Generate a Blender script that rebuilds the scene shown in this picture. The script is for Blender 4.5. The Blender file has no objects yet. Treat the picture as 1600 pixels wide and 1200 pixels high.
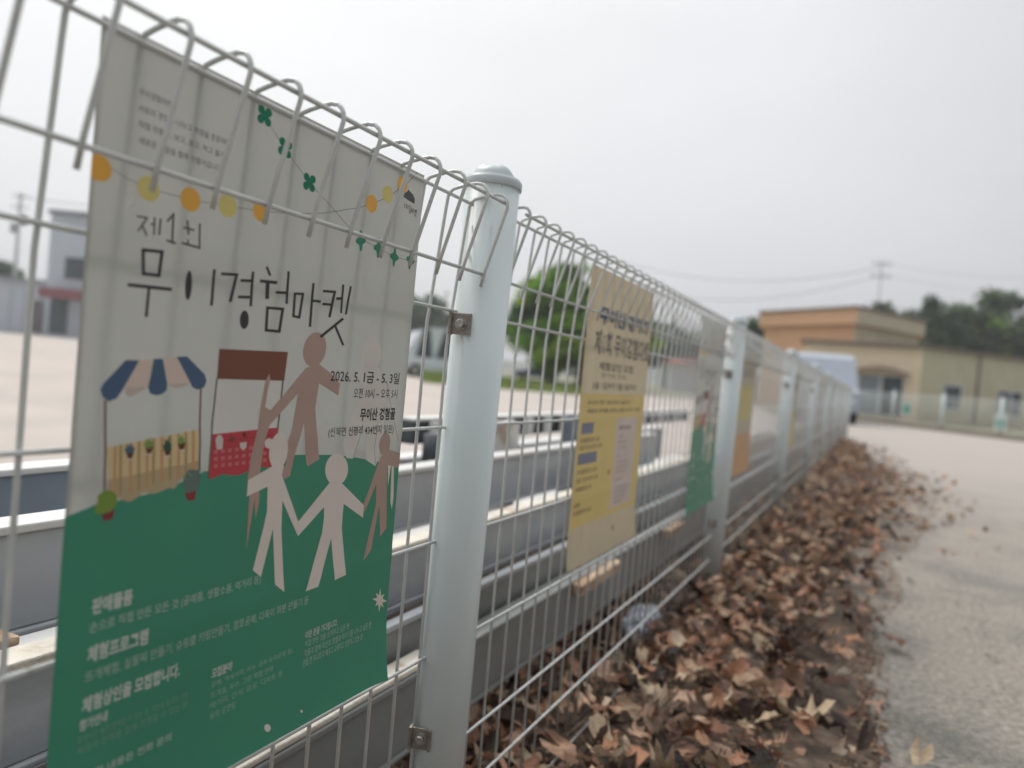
import bpy, bmesh, math, random
from mathutils import Vector, Matrix, noise
from mathutils.geometry import tessellate_polygon
R = math.radians
random.seed(7)
sc = bpy.context.scene
col = sc.collection

HAZE = .0013
# ------------------------------------------------------------------ camera
FPX = 1109.0; ROLL = R(5.0); PHI = R(27.2); CH = 0.75; V0 = -21.8
ca, sa = math.cos(ROLL), math.sin(ROLL); cp, sp = math.cos(PHI), math.sin(PHI)
cam_d = bpy.data.cameras.new('Camera'); cam = bpy.data.objects.new('Camera', cam_d); col.objects.link(cam)
cam_d.sensor_width = 36; cam_d.lens = FPX/1600*36; cam_d.clip_start = 0.02; cam_d.clip_end = 3000
pitch = math.atan(V0/FPX)
Fw = Vector((-sp, cp, 0)); Rt = Vector((cp, sp, 0)); Up = Vector((0, 0, 1))
look = (Fw*math.cos(pitch) + Up*math.sin(pitch)).normalized()
upc = Rt.cross(look)
right = Rt*ca + upc*sa; up2 = -Rt*sa + upc*ca
M3 = Matrix((right, up2, -look)).transposed()
cam.matrix_world = Matrix.Translation((0, 0, CH)) @ M3.to_4x4()
cam_d.dof.use_dof = True; cam_d.dof.focus_distance = 0.76; cam_d.dof.aperture_fstop = 3.0
sc.camera = cam

# ------------------------------------------------------------------ world and sun
SUN_AZ = R(62); SUN_EL = R(52)      # azimuth measured from +Y towards -X
w = bpy.data.worlds.new('World'); sc.world = w; w.use_nodes = True
nt = w.node_tree; N = nt.nodes; L = nt.links; N.clear()
out = N.new('ShaderNodeOutputWorld'); bg = N.new('ShaderNodeBackground')
sky = N.new('ShaderNodeTexSky'); sky.sky_type = 'NISHITA'; sky.sun_disc = False
sky.sun_elevation = SUN_EL; sky.sun_rotation = -SUN_AZ; sky.dust_density = 6.0; sky.air_density = 1.3; sky.ozone_density = 1.0
hs = N.new('ShaderNodeHueSaturation'); hs.inputs['Saturation'].default_value = 0.13
L.new(sky.outputs[0], hs.inputs['Color'])
tc = N.new('ShaderNodeTexCoord')
nz = N.new('ShaderNodeTexNoise'); nz.inputs['Scale'].default_value = 1.6; nz.inputs['Detail'].default_value = 3
mp = N.new('ShaderNodeMapping'); mp.inputs['Scale'].default_value = (1, 1, 2.2)
L.new(tc.outputs['Generated'], mp.inputs[0]); L.new(mp.outputs[0], nz.inputs['Vector'])
cr = N.new('ShaderNodeMapRange'); cr.inputs[1].default_value = .3; cr.inputs[2].default_value = .7; cr.inputs[3].default_value = 0.93; cr.inputs[4].default_value = 1.06
L.new(nz.outputs['Fac'], cr.inputs[0])
# cloud layer: broad even veil, brighter round the hidden sun
nrm = N.new('ShaderNodeVectorMath'); nrm.operation = 'DOT_PRODUCT'
sd = Vector((-math.sin(SUN_AZ)*math.cos(SUN_EL), math.cos(SUN_AZ)*math.cos(SUN_EL), math.sin(SUN_EL)))
nrm.inputs[1].default_value = sd
L.new(tc.outputs['Generated'], nrm.inputs[0])
rm = N.new('ShaderNodeMapRange'); rm.inputs[1].default_value = -0.6; rm.inputs[2].default_value = 1.0; rm.inputs[3].default_value = 1.3; rm.inputs[4].default_value = 8.75
L.new(nrm.outputs['Value'], rm.inputs[0])
veil = N.new('ShaderNodeVectorMath'); veil.operation = 'SCALE'; veil.inputs[0].default_value = (0.975, 0.995, 1.02)
sx = N.new('ShaderNodeSeparateXYZ'); L.new(tc.outputs['Generated'], sx.inputs[0])
zr = N.new('ShaderNodeMapRange'); zr.interpolation_type = 'SMOOTHSTEP'; zr.inputs[1].default_value = .42; zr.inputs[2].default_value = 1.0; zr.inputs[3].default_value = 1.0; zr.inputs[4].default_value = 1.9
L.new(sx.outputs['Z'], zr.inputs[0])
dk = N.new('ShaderNodeMapRange'); dk.interpolation_type = 'SMOOTHSTEP'; dk.inputs[1].default_value = -.55; dk.inputs[2].default_value = .42; dk.inputs[3].default_value = .42; dk.inputs[4].default_value = 1.0
L.new(nrm.outputs['Value'], dk.inputs[0])
zd = N.new('ShaderNodeMath'); zd.operation = 'MULTIPLY'; L.new(zr.outputs[0], zd.inputs[0]); L.new(dk.outputs[0], zd.inputs[1])
zm = N.new('ShaderNodeMath'); zm.operation = 'MULTIPLY'; L.new(rm.outputs[0], zm.inputs[0]); L.new(zd.outputs[0], zm.inputs[1])
L.new(zm.outputs[0], veil.inputs['Scale'])
tm = N.new('ShaderNodeMapRange'); tm.inputs[1].default_value = .35; tm.inputs[2].default_value = .8; L.new(nrm.outputs['Value'], tm.inputs[0])
tmx = N.new('ShaderNodeMix'); tmx.data_type = 'RGBA'; tmx.inputs[6].default_value = (.95, .965, 1.03, 1); tmx.inputs[7].default_value = (.975, 1.0, 1.01, 1)
L.new(tm.outputs[0], tmx.inputs[0]); L.new(tmx.outputs[2], veil.inputs[0])
mx = N.new('ShaderNodeMix'); mx.data_type = 'RGBA'; mx.inputs[0].default_value = 0.88
L.new(hs.outputs[0], mx.inputs[6]); L.new(veil.outputs[0], mx.inputs[7])
ml = N.new('ShaderNodeVectorMath'); ml.operation = 'SCALE'
L.new(mx.outputs[2], ml.inputs[0]); L.new(cr.outputs[0], ml.inputs['Scale'])
L.new(ml.outputs[0], bg.inputs['Color']); bg.inputs['Strength'].default_value = 0.12
L.new(bg.outputs[0], out.inputs['Surface'])
sl = bpy.data.lights.new('Sun', 'SUN'); sl.energy = 1.9; sl.angle = R(14); sl.color = (1, .95, .88)
so = bpy.data.objects.new('Sun', sl); col.objects.link(so)
so.rotation_euler = sd.to_track_quat('Z', 'Y').to_euler()
sc.view_settings.view_transform = 'Standard'; sc.view_settings.look = 'None'; sc.view_settings.gamma = 1
sc.view_settings.exposure = 0.06

# ------------------------------------------------------------------ pixel -> place helpers
def uv(x, y):
    dx, dy = x-800, y-600
    return dx*ca + dy*sa, -dx*sa + dy*ca - V0
def F(x, y, p):                    # on the vertical plane x = -p : (distance along fence, height)
    u, v = uv(x, y); k = u/FPX
    t = p*(cp + k*sp)/(sp - k*cp); z = t*cp + p*sp
    return t, CH - v*z/FPX
def P(x, y, z):                    # at depth z
    u, v = uv(x, y)
    q = Rt*(u*z/FPX) + Fw*z; q.z = CH - v*z/FPX
    return q
def G(x, y):                       # on the ground
    u, v = uv(x, y); z = CH*FPX/v
    q = Rt*(u*z/FPX) + Fw*z; q.z = 0
    return q

# ------------------------------------------------------------------ generic helpers
def tag(o, label=None, cat=None, group=None, kind=None):
    if label: o['label'] = label
    if cat: o['category'] = cat
    if group: o['group'] = group
    if kind: o['kind'] = kind
    return o
def empty(name, loc=(0, 0, 0)):
    o = bpy.data.objects.new(name, None); col.objects.link(o); o.location = loc; o.empty_display_size = .1
    bpy.context.view_layer.update()
    return o
def link(name, bm, mats, parent=None, smooth=False, origin=None):
    me = bpy.data.meshes.new(name)
    if origin is not None: bmesh.ops.translate(bm, verts=bm.verts, vec=-Vector(origin))
    bm.to_mesh(me); bm.free()
    for m in (mats if isinstance(mats, (list, tuple)) else [mats]): me.materials.append(m)
    if smooth:
        for p_ in me.polygons: p_.use_smooth = True
    o = bpy.data.objects.new(name, me); col.objects.link(o)
    if origin is not None: o.location = origin
    if parent:
        o.parent = parent; o.matrix_parent_inverse = parent.matrix_world.inverted() if parent.type != 'EMPTY' else Matrix.Translation(-Vector(parent.location))
    return o
def tube(bm, pts, r, seg=8, mi=0, close=False):
    pts = [Vector(p) for p in pts]; rings = []
    n = len(pts)
    prev = None
    for i, p in enumerate(pts):
        d = (pts[min(i+1, n-1)] - pts[max(i-1, 0)]).normalized()
        if prev is None:
            a = Vector((1, 0, 0)) if abs(d.x) < .8 else Vector((0, 1, 0))
            a = (a - d*a.dot(d)).normalized()
        else:
            a = (prev - d*prev.dot(d)).normalized()
        prev = a; b = d.cross(a)
        rr = r[i] if isinstance(r, (list, tuple)) else r
        rings.append([bm.verts.new(p + a*math.cos(2*math.pi*k/seg)*rr + b*math.sin(2*math.pi*k/seg)*rr) for k in range(seg)])
    for i in range(n-1):
        for k in range(seg):
            f = bm.faces.new((rings[i][k], rings[i][(k+1) % seg], rings[i+1][(k+1) % seg], rings[i+1][k])); f.material_index = mi; f.smooth = True
    for rg, fl in ((rings[0], True), (rings[-1], False)):
        f = bm.faces.new(rg[::-1] if fl else rg); f.material_index = mi
def box(bm, x0, x1, y0, y1, z0, z1, mi=0, mat=None, bev=0):
    r = bmesh.ops.create_cube(bm, size=1)
    vs = r['verts']
    for v in vs:
        v.co = Vector(((x0+x1)/2 + v.co.x*(x1-x0), (y0+y1)/2 + v.co.y*(y1-y0), (z0+z1)/2 + v.co.z*(z1-z0)))
    fs = {f for v in vs for f in v.link_faces}
    for f in fs: f.material_index = mi
    if bev:
        es = list({e for v in vs for e in v.link_edges})
        rr = bmesh.ops.bevel(bm, geom=es, offset=bev, segments=2, affect='EDGES', profile=.5)
        vs = list({v for f in rr['faces'] for v in f.verts} | {v for v in vs if v.is_valid})
        for f in rr['faces']: f.material_index = mi
    if mat is not None:
        for v in vs: v.co = mat @ v.co
    return vs
def prism(bm, foot, z0, z1, mi=0, top_mi=None):
    lo = [bm.verts.new((p[0], p[1], z0)) for p in foot]; hi = [bm.verts.new((p[0], p[1], z1)) for p in foot]
    n = len(foot)
    for i in range(n):
        f = bm.faces.new((lo[i], lo[(i+1) % n], hi[(i+1) % n], hi[i])); f.material_index = mi
    f = bm.faces.new(hi); f.material_index = mi if top_mi is None else top_mi
    f = bm.faces.new(lo[::-1]); f.material_index = mi
    bmesh.ops.recalc_face_normals(bm, faces=bm.faces)

# ------------------------------------------------------------------ materials
def mat(name, c, rough=.6, var=.12, scale=8, bump=0, bscale=60, metal=0, spec=.5, c2=None, c2s=3, c2lo=.5, c2hi=.65, stretch=None, trans=0, attr=None):
    m = bpy.data.materials.new(name); m.use_nodes = True
    n = m.node_tree.nodes; l = m.node_tree.links
    b = n['Principled BSDF']; b.inputs['Roughness'].default_value = rough; b.inputs['Metallic'].default_value = metal
    b.inputs['Specular IOR Level'].default_value = spec
    t = n.new('ShaderNodeTexCoord'); src = t.outputs['Object']
    if stretch:
        mpp = n.new('ShaderNodeMapping'); mpp.inputs['Scale'].default_value = stretch; l.new(src, mpp.inputs[0]); src = mpp.outputs[0]
    no = n.new('ShaderNodeTexNoise'); no.inputs['Scale'].default_value = scale; no.inputs['Detail'].default_value = 6
    l.new(src, no.inputs['Vector'])
    mr = n.new('ShaderNodeMapRange'); mr.inputs[1].default_value = .25; mr.inputs[2].default_value = .75
    mr.inputs[3].default_value = 1-var; mr.inputs[4].default_value = 1+var
    l.new(no.outputs['Fac'], mr.inputs[0])
    sc_ = n.new('ShaderNodeVectorMath'); sc_.operation = 'SCALE'; l.new(mr.outputs[0], sc_.inputs['Scale'])
    if attr:
        at = n.new('ShaderNodeAttribute'); at.attribute_name = attr; base = at.outputs['Color']
    else:
        rgb = n.new('ShaderNodeRGB'); rgb.outputs[0].default_value = (*c, 1); base = rgb.outputs[0]
    if c2:
        n2 = n.new('ShaderNodeTexNoise'); n2.inputs['Scale'].default_value = c2s; n2.inputs['Detail'].default_value = 8; n2.inputs['Roughness'].default_value = .65
        l.new(src, n2.inputs['Vector'])
        r2 = n.new('ShaderNodeMapRange'); r2.inputs[1].default_value = c2lo; r2.inputs[2].default_value = c2hi; l.new(n2.outputs['Fac'], r2.inputs[0])
        mm = n.new('ShaderNodeMix'); mm.data_type = 'RGBA'; l.new(r2.outputs[0], mm.inputs[0]); l.new(base, mm.inputs[6]); mm.inputs[7].default_value = (*c2, 1)
        base = mm.outputs[2]
    l.new(base, sc_.inputs[0]); l.new(sc_.outputs[0], b.inputs['Base Color'])
    if bump:
        nb = n.new('ShaderNodeTexNoise'); nb.inputs['Scale'].default_value = bscale; nb.inputs['Detail'].default_value = 5; l.new(t.outputs['Object'], nb.inputs['Vector'])
        bp = n.new('ShaderNodeBump'); bp.inputs['Strength'].default_value = bump; bp.inputs['Distance'].default_value = .01; l.new(nb.outputs['Fac'], bp.inputs['Height'])
        l.new(bp.outputs[0], b.inputs['Normal'])
    if trans:
        tr = n.new('ShaderNodeBsdfTranslucent'); l.new(sc_.outputs[0], tr.inputs['Color'])
        ms = n.new('ShaderNodeMixShader'); ms.inputs[0].default_value = trans
        l.new(b.outputs[0], ms.inputs[1]); l.new(tr.outputs[0], ms.inputs[2])
        l.new(ms.outputs[0], n['Material Output'].inputs['Surface'])
    return m
wire_m = mat('fence_wire_paint', (.60, .615, .60), .42, .1, 30, .15, 300, c2=(.16, .10, .06), c2s=22, c2lo=.66, c2hi=.74)
post_m = mat('post_paint', (.60, .665, .66), .34, .05, 6, .03, 200, c2=(.20, .17, .13), c2s=48, c2lo=.70, c2hi=.76, stretch=(1, 1, .8))
cap_m = mat('cap_plastic', (.47, .53, .545), .5, .04, 20)
brk_m = mat('bracket_steel', (.30, .27, .24), .45, .3, 120, .2, 300, metal=.6, c2=(.16, .09, .05), c2s=60, c2lo=.55, c2hi=.7)
bolt_m = mat('bolt_steel', (.42, .40, .37), .35, .25, 200, .3, 500, metal=.8)
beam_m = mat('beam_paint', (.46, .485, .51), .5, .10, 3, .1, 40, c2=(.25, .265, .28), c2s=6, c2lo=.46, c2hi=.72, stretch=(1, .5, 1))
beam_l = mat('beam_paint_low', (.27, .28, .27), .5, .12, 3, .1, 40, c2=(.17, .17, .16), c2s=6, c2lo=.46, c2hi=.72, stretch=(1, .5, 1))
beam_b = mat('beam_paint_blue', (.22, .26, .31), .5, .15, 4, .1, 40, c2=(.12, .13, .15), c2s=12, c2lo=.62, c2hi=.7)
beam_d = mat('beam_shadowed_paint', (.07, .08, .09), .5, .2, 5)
flange_m = mat('beam_lit_top_pale_paint', (.66, .66, .64), .5, .10, 6, .1, 60, c2=(.36, .22, .12), c2s=4, c2lo=.6, c2hi=.72, stretch=(1, .5, 1))  # sky-lit brightness of flange tops put into the colour; rust patches over it
rust_m = mat('flange_rusty', (.66, .62, .54), .7, .2, 14, .3, 120, c2=(.42, .29, .19), c2s=9, c2lo=.55, c2hi=.68)
wood_m = mat('wood_block', (.56, .44, .32), .85, .3, 50, .6, 120, c2=(.34, .20, .11), c2s=30, c2lo=.42, c2hi=.6, stretch=(1, .2, 1))
soil_m = mat('soil', (.145, .105, .075), .95, .4, 45, .9, 110, c2=(.07, .05, .038), c2s=14, c2lo=.45, c2hi=.6)
asph_m = mat('old_concrete_road', (.295, .265, .225), .92, .55, 60, 1.0, 150, c2=(.13, .135, .118), c2s=1.5, c2lo=.47, c2hi=.66)
lot_m = mat('lot_paving', (.47, .415, .375), .9, .08, 1.2, .2, 60, c2=(.40, .36, .33), c2s=.35, c2lo=.5, c2hi=.6)
terr_m = mat('terrain', (.22, .21, .15), .95, .2, .4, 0)
leaf_m = mat('dry_leaf', (1, 1, 1), .75, .22, 45, .5, 90, trans=.12, attr='leafcol')
tree_m = mat('foliage', (1, 1, 1), .7, .2, 3, 0, trans=.5, attr='leafcol')
trunk_m = mat('bark', (.12, .09, .07), .9, .3, 8, .4, 30)

# ------------------------------------------------------------------ ground
def sheet(name, pts, z, m, **k):
    bm = bmesh.new(); bm.faces.new([bm.verts.new((p[0], p[1], z)) for p in pts]); bmesh.ops.recalc_face_normals(bm, faces=bm.faces)
    if bm.faces[:][0].normal.z < 0: bmesh.ops.reverse_faces(bm, faces=bm.faces)
    return tag(link(name, bm, m), kind='structure', **k)
sheet('ground', [(-900, -900), (900, -900), (900, 900), (-900, 900)], -.012, terr_m)
sheet('paved_lot', [(-1.6, -20), (-1.6, 19), (-6, 40), (-18, 44), (-42, 60), (-110, 80), (-140, -20)], -.004, lot_m)
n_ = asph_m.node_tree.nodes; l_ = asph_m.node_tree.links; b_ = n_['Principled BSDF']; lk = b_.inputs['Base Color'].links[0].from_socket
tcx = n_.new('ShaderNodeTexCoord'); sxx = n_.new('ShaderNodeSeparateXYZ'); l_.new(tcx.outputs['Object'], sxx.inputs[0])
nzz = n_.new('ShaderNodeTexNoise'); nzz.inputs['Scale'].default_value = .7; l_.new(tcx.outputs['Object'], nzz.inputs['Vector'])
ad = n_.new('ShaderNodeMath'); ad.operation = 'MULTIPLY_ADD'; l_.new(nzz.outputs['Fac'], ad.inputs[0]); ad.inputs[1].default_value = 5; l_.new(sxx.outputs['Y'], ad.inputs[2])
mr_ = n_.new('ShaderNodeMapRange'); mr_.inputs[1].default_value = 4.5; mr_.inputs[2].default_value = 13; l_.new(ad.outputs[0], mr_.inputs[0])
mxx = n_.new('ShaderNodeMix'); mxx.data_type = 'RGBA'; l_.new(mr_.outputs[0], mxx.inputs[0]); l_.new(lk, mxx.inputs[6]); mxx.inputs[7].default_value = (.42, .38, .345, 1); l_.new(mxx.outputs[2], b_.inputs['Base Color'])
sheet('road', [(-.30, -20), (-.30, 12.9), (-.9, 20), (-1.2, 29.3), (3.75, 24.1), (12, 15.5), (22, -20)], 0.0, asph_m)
# soil verge under the fence with a slightly uneven surface
bm = bmesh.new()
rows = []
for j in range(150):
    y = -1 + j*.1
    e = .08*noise.noise((0, y*1.3, 3)) + (.12 if 4 < y < 8 else 0) - .55
    xs = [-1.75, -1.3, -.9, -.7, -.55, -.42, -.3, -.2, -.1, .0+e*0+.10*noise.noise((1, y*2, 0)) - .1 + (.15 if 4 < y < 8.5 else 0) - (max(0, y-9.5)*.08) + .15*max(0, min(1, (4.2-y)/1.5)) + .04*noise.noise((5, y*7, 0))]
    rows.append([bm.verts.new((x, y, (.016 + .012*noise.noise((x*4, y*4, 0))) if i < 9 else .0015)) for i, x in enumerate(xs)])
for a, b in zip(rows, rows[1:]):
    for i in range(9):
        bm.faces.new((a[i], a[i+1], b[i+1], b[i]))
bmesh.ops.recalc_face_normals(bm, faces=bm.faces)
tag(link('soil_verge', bm, soil_m, smooth=True), kind='structure')

# ------------------------------------------------------------------ long mesh fence
PM = .467; PFR = .420; PA = .445
Z_BACK = CH + .2125; Z_FRONT = CH + .2065; Z_A = CH + .1156
fence = empty('mesh_fence', (-PM, .8, 0))
tag(fence, 'long pale welded mesh fence with rolled top edge running along the leaf strewn verge', 'fence')
def panel(t0, n, pt=.462, pb=.475):
    # pt: distance of the mesh at its rolled top, pb: below the upper bend
    bm = bmesh.new()
    w_ = pt - PFR
    for k in range(n):
        y = t0 + k*.05
        jx = random.uniform(-.0007, .0007); j2 = random.uniform(-.001, .001)
        pts = [(-pb+jx, y, -.02), (-pb+jx, y, CH+.02), (-pb+.001, y, CH+.05), (-pt-.001, y, Z_BACK-.028)]
        for a_, h_ in ((0, -.020), (.01, -.013), (.05, -.0075), (.14, -.0035), (.32, -.0005), (.55, .0025), (.74, .0040), (.87, .0030), (.95, -.0005), (.99, -.005), (1.0, -.012)):
            pts.append((-pt + w_*a_, y, Z_BACK + h_ - .004*a_))
        pts.append((-PA+.001, y+j2, Z_A+.004)); pts.append((-PA-.004, y+j2, Z_A-.016))
        tube(bm, pts, .0021, 7)
    o = link('mesh_panel', bm, wire_m, fence)
    y0, y1 = t0-.004, t0+(n-1)*.05+.006
    def cw(x, z, r=.0022):
        b2 = bmesh.new(); m_ = (y0+y1)/2
        tube(b2, [(x, y0+random.uniform(-.002, .002), z), (x, m_, z+random.uniform(-.0015, .0015)), (x, y1+random.uniform(-.002, .002), z)], r, 7)
        link('crosswire', b2, wire_m, o)
    cw(-pt+.0046, Z_BACK-.010); cw(-PFR-.0050, Z_FRONT-.0035); cw(-PA-.0042, Z_A)
    for h in (.068, -.0804, -.2276, -.378, -.531, -.619, -.735): cw(-pb+.0045 + (.002 if h > .05 else 0), CH+h*pb/.490)
    return o
NP = 9
post_ts = [.8 + 1.8*k for k in range(NP)]
panel(-.986, 36, .475, .490)
for t in post_ts[:-1]: panel(t+.028, 35)
def make_post(t):
    bm = bmesh.new(); r = .0355; s = 40
    tube(bm, [(-PM-.013*(CH+.1), t, -.1), (-PM+.013*.243, t, CH+.243)], r, s)
    o = link('post', bm, post_m, fence)
    # cap: collar, step and ribbed dome
    bm = bmesh.new(); seg = 48
    prof = [(r+.0002, .2300), (r+.0020, .2300), (r+.0024, .2312), (r+.0024, .2392), (r+.0016, .2402), (r-.0068, .2410), (r-.0074, .2418), (r-.0092, .2490), (r-.0140, .2550), (r-.020, .2590), (r-.027, .2610), (.0015, .2616)]
    rings = []
    for i, (rr, z) in enumerate(prof):
        ring = []
        for k in range(seg):
            a = 2*math.pi*k/seg
            dz = 0
            if i >= 7: dz = .0030*(max(0, math.cos(3*a+.6))**.5 - .5)*max(0, 1 - abs(i-8.6)/2.6)
            ring.append(bm.verts.new((-PM+.003+rr*math.cos(a), t+rr*math.sin(a), CH+z+dz)))
        rings.append(ring)
    for a_, b_ in zip(rings, rings[1:]):
        for k in range(seg): bm.faces.new((a_[k], a_[(k+1) % seg], b_[(k+1) % seg], b_[k]))
    bm.faces.new(rings[-1])
    # small moulding nib under the collar
    tube(bm, [(-PM+r*.80, t-r*.62, CH+.2255), (-PM+r*.80, t-r*.62, CH+.230)], .002, 8)
    link('post_cap', bm, cap_m, o, smooth=True)
    return o
def bracket(post, t, h):
    # clamp plate folded round the last wire, bolted to the post's face
    a = R(-74); a2 = R(-95)           # direction on the post (towards camera and near side)
    c = Vector((-PM+.013*h, t, CH+h)) + Vector((math.cos(a2), math.sin(a2), 0))*.0375; nrm_ = Vector((math.cos(a), math.sin(a), 0)); tan = Vector((-nrm_.y, nrm_.x, 0))
    base = Matrix((tan, Up, nrm_)).transposed().to_4x4(); base.translation = c
    bm = bmesh.new()
    box(bm, -.013, .011, -.0135, .0135, 0, .0022, mat=base, bev=.0007)
    box(bm, .0095, .0125, -.0135, .0135, -.001, .0055, mat=base, bev=.0007)
    box(bm, -.0165, -.0125, -.0145, .0145, -.004, .0062, mat=base, bev=.0007)
    br = link('bracket', bm, brk_m, fence)
    bm = bmesh.new()
    tube(bm, [base @ Vector((-.001, 0, .002)), base @ Vector((-.001, 0, .0032))], .0075, 20)
    tube(bm, [base @ Vector((-.001, 0, .003)), base @ Vector((-.001, 0, .0078)), base @ Vector((-.001, 0, .0084))], [.0058, .0058, .0048], 6)
    link('bolt', bm, bolt_m, br)
for t in post_ts:
    po = make_post(t)
    bracket(po, t, .0520); bracket(po, t, -.478)

# ------------------------------------------------------------------ posters
INK = {}
def ink(c, key=None):
    k = tuple(c)
    if k not in INK: INK[k] = mat('print_%d' % len(INK), c, .42, .05, 14, .04, 40, spec=.4, trans=.0)
    return INK[k]
PAPER = (.525, .53, .505)
WIRE_H = (.066, -.078, -.221, -.366)
class Poster:
    PP = .4585; LAY = .00007
    def __init__(s, t0, t1, h0, h1, seed=0, ph=.018, pp=.4585):
        s.PP = pp
        s.t0, s.t1, s.h0, s.h1, s.seed, s.ph = t0, t1, h0, h1, seed, ph
        s.parts = {}
    def wave(s, t, h):
        w_ = .0
        k = round((t-.768)/.05); d = t-(.768+.05*k); w_ += .00012*math.exp(-(d/.011)**2)
        for wh in WIRE_H: w_ += .0005*math.exp(-((h-wh)/.009)**2)
        w_ += .0014*noise.noise((t*4+s.seed, h*4, s.seed)) + .0002*noise.noise((t*26, h*22, s.seed+4))
        lo = max(0, (s.h0+.09-h))/.09
        w_ += .004*lo*lo + .005*max(0, (t-(s.t1-.03))/.03)**2*lo*lo
        w_ -= .004*max(0, (h-(s.h1-.02))/.02)**2*0
        return w_
    def pos(s, t, h, layer):
        return Vector((-(s.PP - s.wave(t, h) - s.LAY*layer), t, CH+h))
    def poly(s, part, pts, c, layer, px=True, sub=True):
        """pts in photograph pixels (px) or (t,h); clipped to the sheet"""
        q = [(F(x, y, s.PP)[0], F(x, y, s.PP)[1]-CH) for x, y in pts] if px else pts
        q = s.clip(q)
        if len(q) < 3: return
        bm, idx = s.parts.setdefault(part, (bmesh.new(), {}))
        m = ink(c); mi = idx.setdefault(m.name, (len(idx), m))[0]
        b2 = bmesh.new(); vs = [b2.verts.new((0, a, b)) for a, b in q]
        for tri in tessellate_polygon([[Vector((a, b, 0)) for a, b in q]]):
            try: b2.faces.new([vs[i] for i in tri])
            except ValueError: pass
        if sub:
            ta, tb = min(a for a, b in q), max(a for a, b in q); ha, hb = min(b for a, b in q), max(b for a, b in q)
            for (lo, hi, ax, st) in ((ta, tb, 1, .005), (ha, hb, 2, .005)):
                v = math.ceil(lo/st)*st
                while v < hi:
                    co = [0, 0, 0]; co[ax] = v; no_ = [0, 0, 0]; no_[ax] = 1
                    bmesh.ops.bisect_plane(b2, geom=b2.verts[:]+b2.edges[:]+b2.faces[:], plane_co=co, plane_no=no_, dist=1e-7); v += st
        mp_ = {}
        for v in b2.verts: mp_[v] = bm.verts.new(s.pos(v.co.y, v.co.z, layer))
        for f in b2.faces:
            try:
                nf = bm.faces.new([mp_[v] for v in f.verts]); nf.material_index = mi; nf.smooth = True
            except ValueError: pass
        b2.free()
    def clip(s, q):
        for ax, lim, sg in ((0, s.t0, 1), (0, s.t1, -1), (1, s.h0, 1), (1, s.h1, -1)):
            o = []; n = len(q)
            for i in range(n):
                a, b = q[i], q[(i+1) % n]
                da, db = (a[ax]-lim)*sg, (b[ax]-lim)*sg
                if da >= 0: o.append(a)
                if (da >= 0) != (db >= 0):
                    f_ = da/(da-db); o.append((a[0]+(b[0]-a[0])*f_, a[1]+(b[1]-a[1])*f_))
            q = o
            if len(q) < 3: return []
        return q
    def line(s, part, pts, wpx, c, layer, closed=False):
        n = len(pts)
        for i in range(n if closed else n-1):
            a, b = Vector(pts[i]), Vector(pts[(i+1) % n]); d = (b-a); 
            if d.length < 1e-6: continue
            d.normalize(); nn = Vector((-d.y, d.x))*wpx/2
            e = d*wpx*.42 if (closed or 0 < i < n-1 or n > 2) else d*0
            s.poly(part, [tuple(a-e+nn), tuple(b+e+nn), tuple(b+e-nn), tuple(a-e-nn)], c, layer + .05*(i % 2), sub=(b-a).length > 25)
    def ell(s, part, cx, cy, rx, ry, c, layer, rot=0, n=26):
        q = []
        for k in range(n):
            a = 2*math.pi*k/n; x, y = rx*math.cos(a), ry*math.sin(a)
            q.append((cx + x*math.cos(rot) - y*math.sin(rot), cy + x*math.sin(rot) + y*math.cos(rot)))
        s.poly(part, q, c, layer)
    def disc(s, part, x, y, r, c, layer, n=26):
        t, h = F(x, y, s.PP); h -= CH
        s.poly(part, [(t+r*math.cos(2*math.pi*k/n), h+r*math.sin(2*math.pi*k/n)) for k in range(n)], c, layer, px=False)
    def text(s, body, x0, ytop, ybot, x1, c, layer=3, bold=0.0, part='lettering'):
        t0, h0 = F(x0, ybot, s.PP); t1, _ = F(x1, ybot, s.PP); _, h1 = F(x0, ytop, s.PP)
        # x of the far end is where that pixel column meets the same height
        for _i in range(3):
            u_, v_ = 0, 0
            yb = proj_y(t1, s.PP, h0-CH)
            t1 = F(x1, yb, s.PP)[0]
        cu = bpy.data.curves.new('tmp', 'FONT'); cu.body = body; cu.size = 1; cu.resolution_u = 2; cu.offset = bold; cu.space_character = 1.0
        o = bpy.data.objects.new('tmp', cu); col.objects.link(o); bpy.context.view_layer.update()
        me = bpy.data.meshes.new_from_object(o.evaluated_get(bpy.context.evaluated_depsgraph_get()))
        col.objects.unlink(o); bpy.data.objects.remove(o); bpy.data.curves.remove(cu)
        xs = [v.co.x for v in me.vertices]; ys = [v.co.y for v in me.vertices]
        if not xs: return
        xa, xb, ya, yb = min(xs), max(xs), min(ys), max(ys)
        bm, idx = s.parts.setdefault(part, (bmesh.new(), {}))
        m = ink(c); mi = idx.setdefault(m.name, (len(idx), m))[0]
        vs = [bm.verts.new(s.pos(t0 + (v.co.x-xa)/(xb-xa)*(t1-t0), (h0 + (v.co.y-ya)/(yb-ya)*(h1-h0)) - CH, layer)) for v in me.vertices]
        for p_ in me.polygons:
            try: bm.faces.new([vs[i] for i in p_.vertices]).material_index = mi
            except ValueError: pass
        bpy.data.meshes.remove(me)
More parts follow.
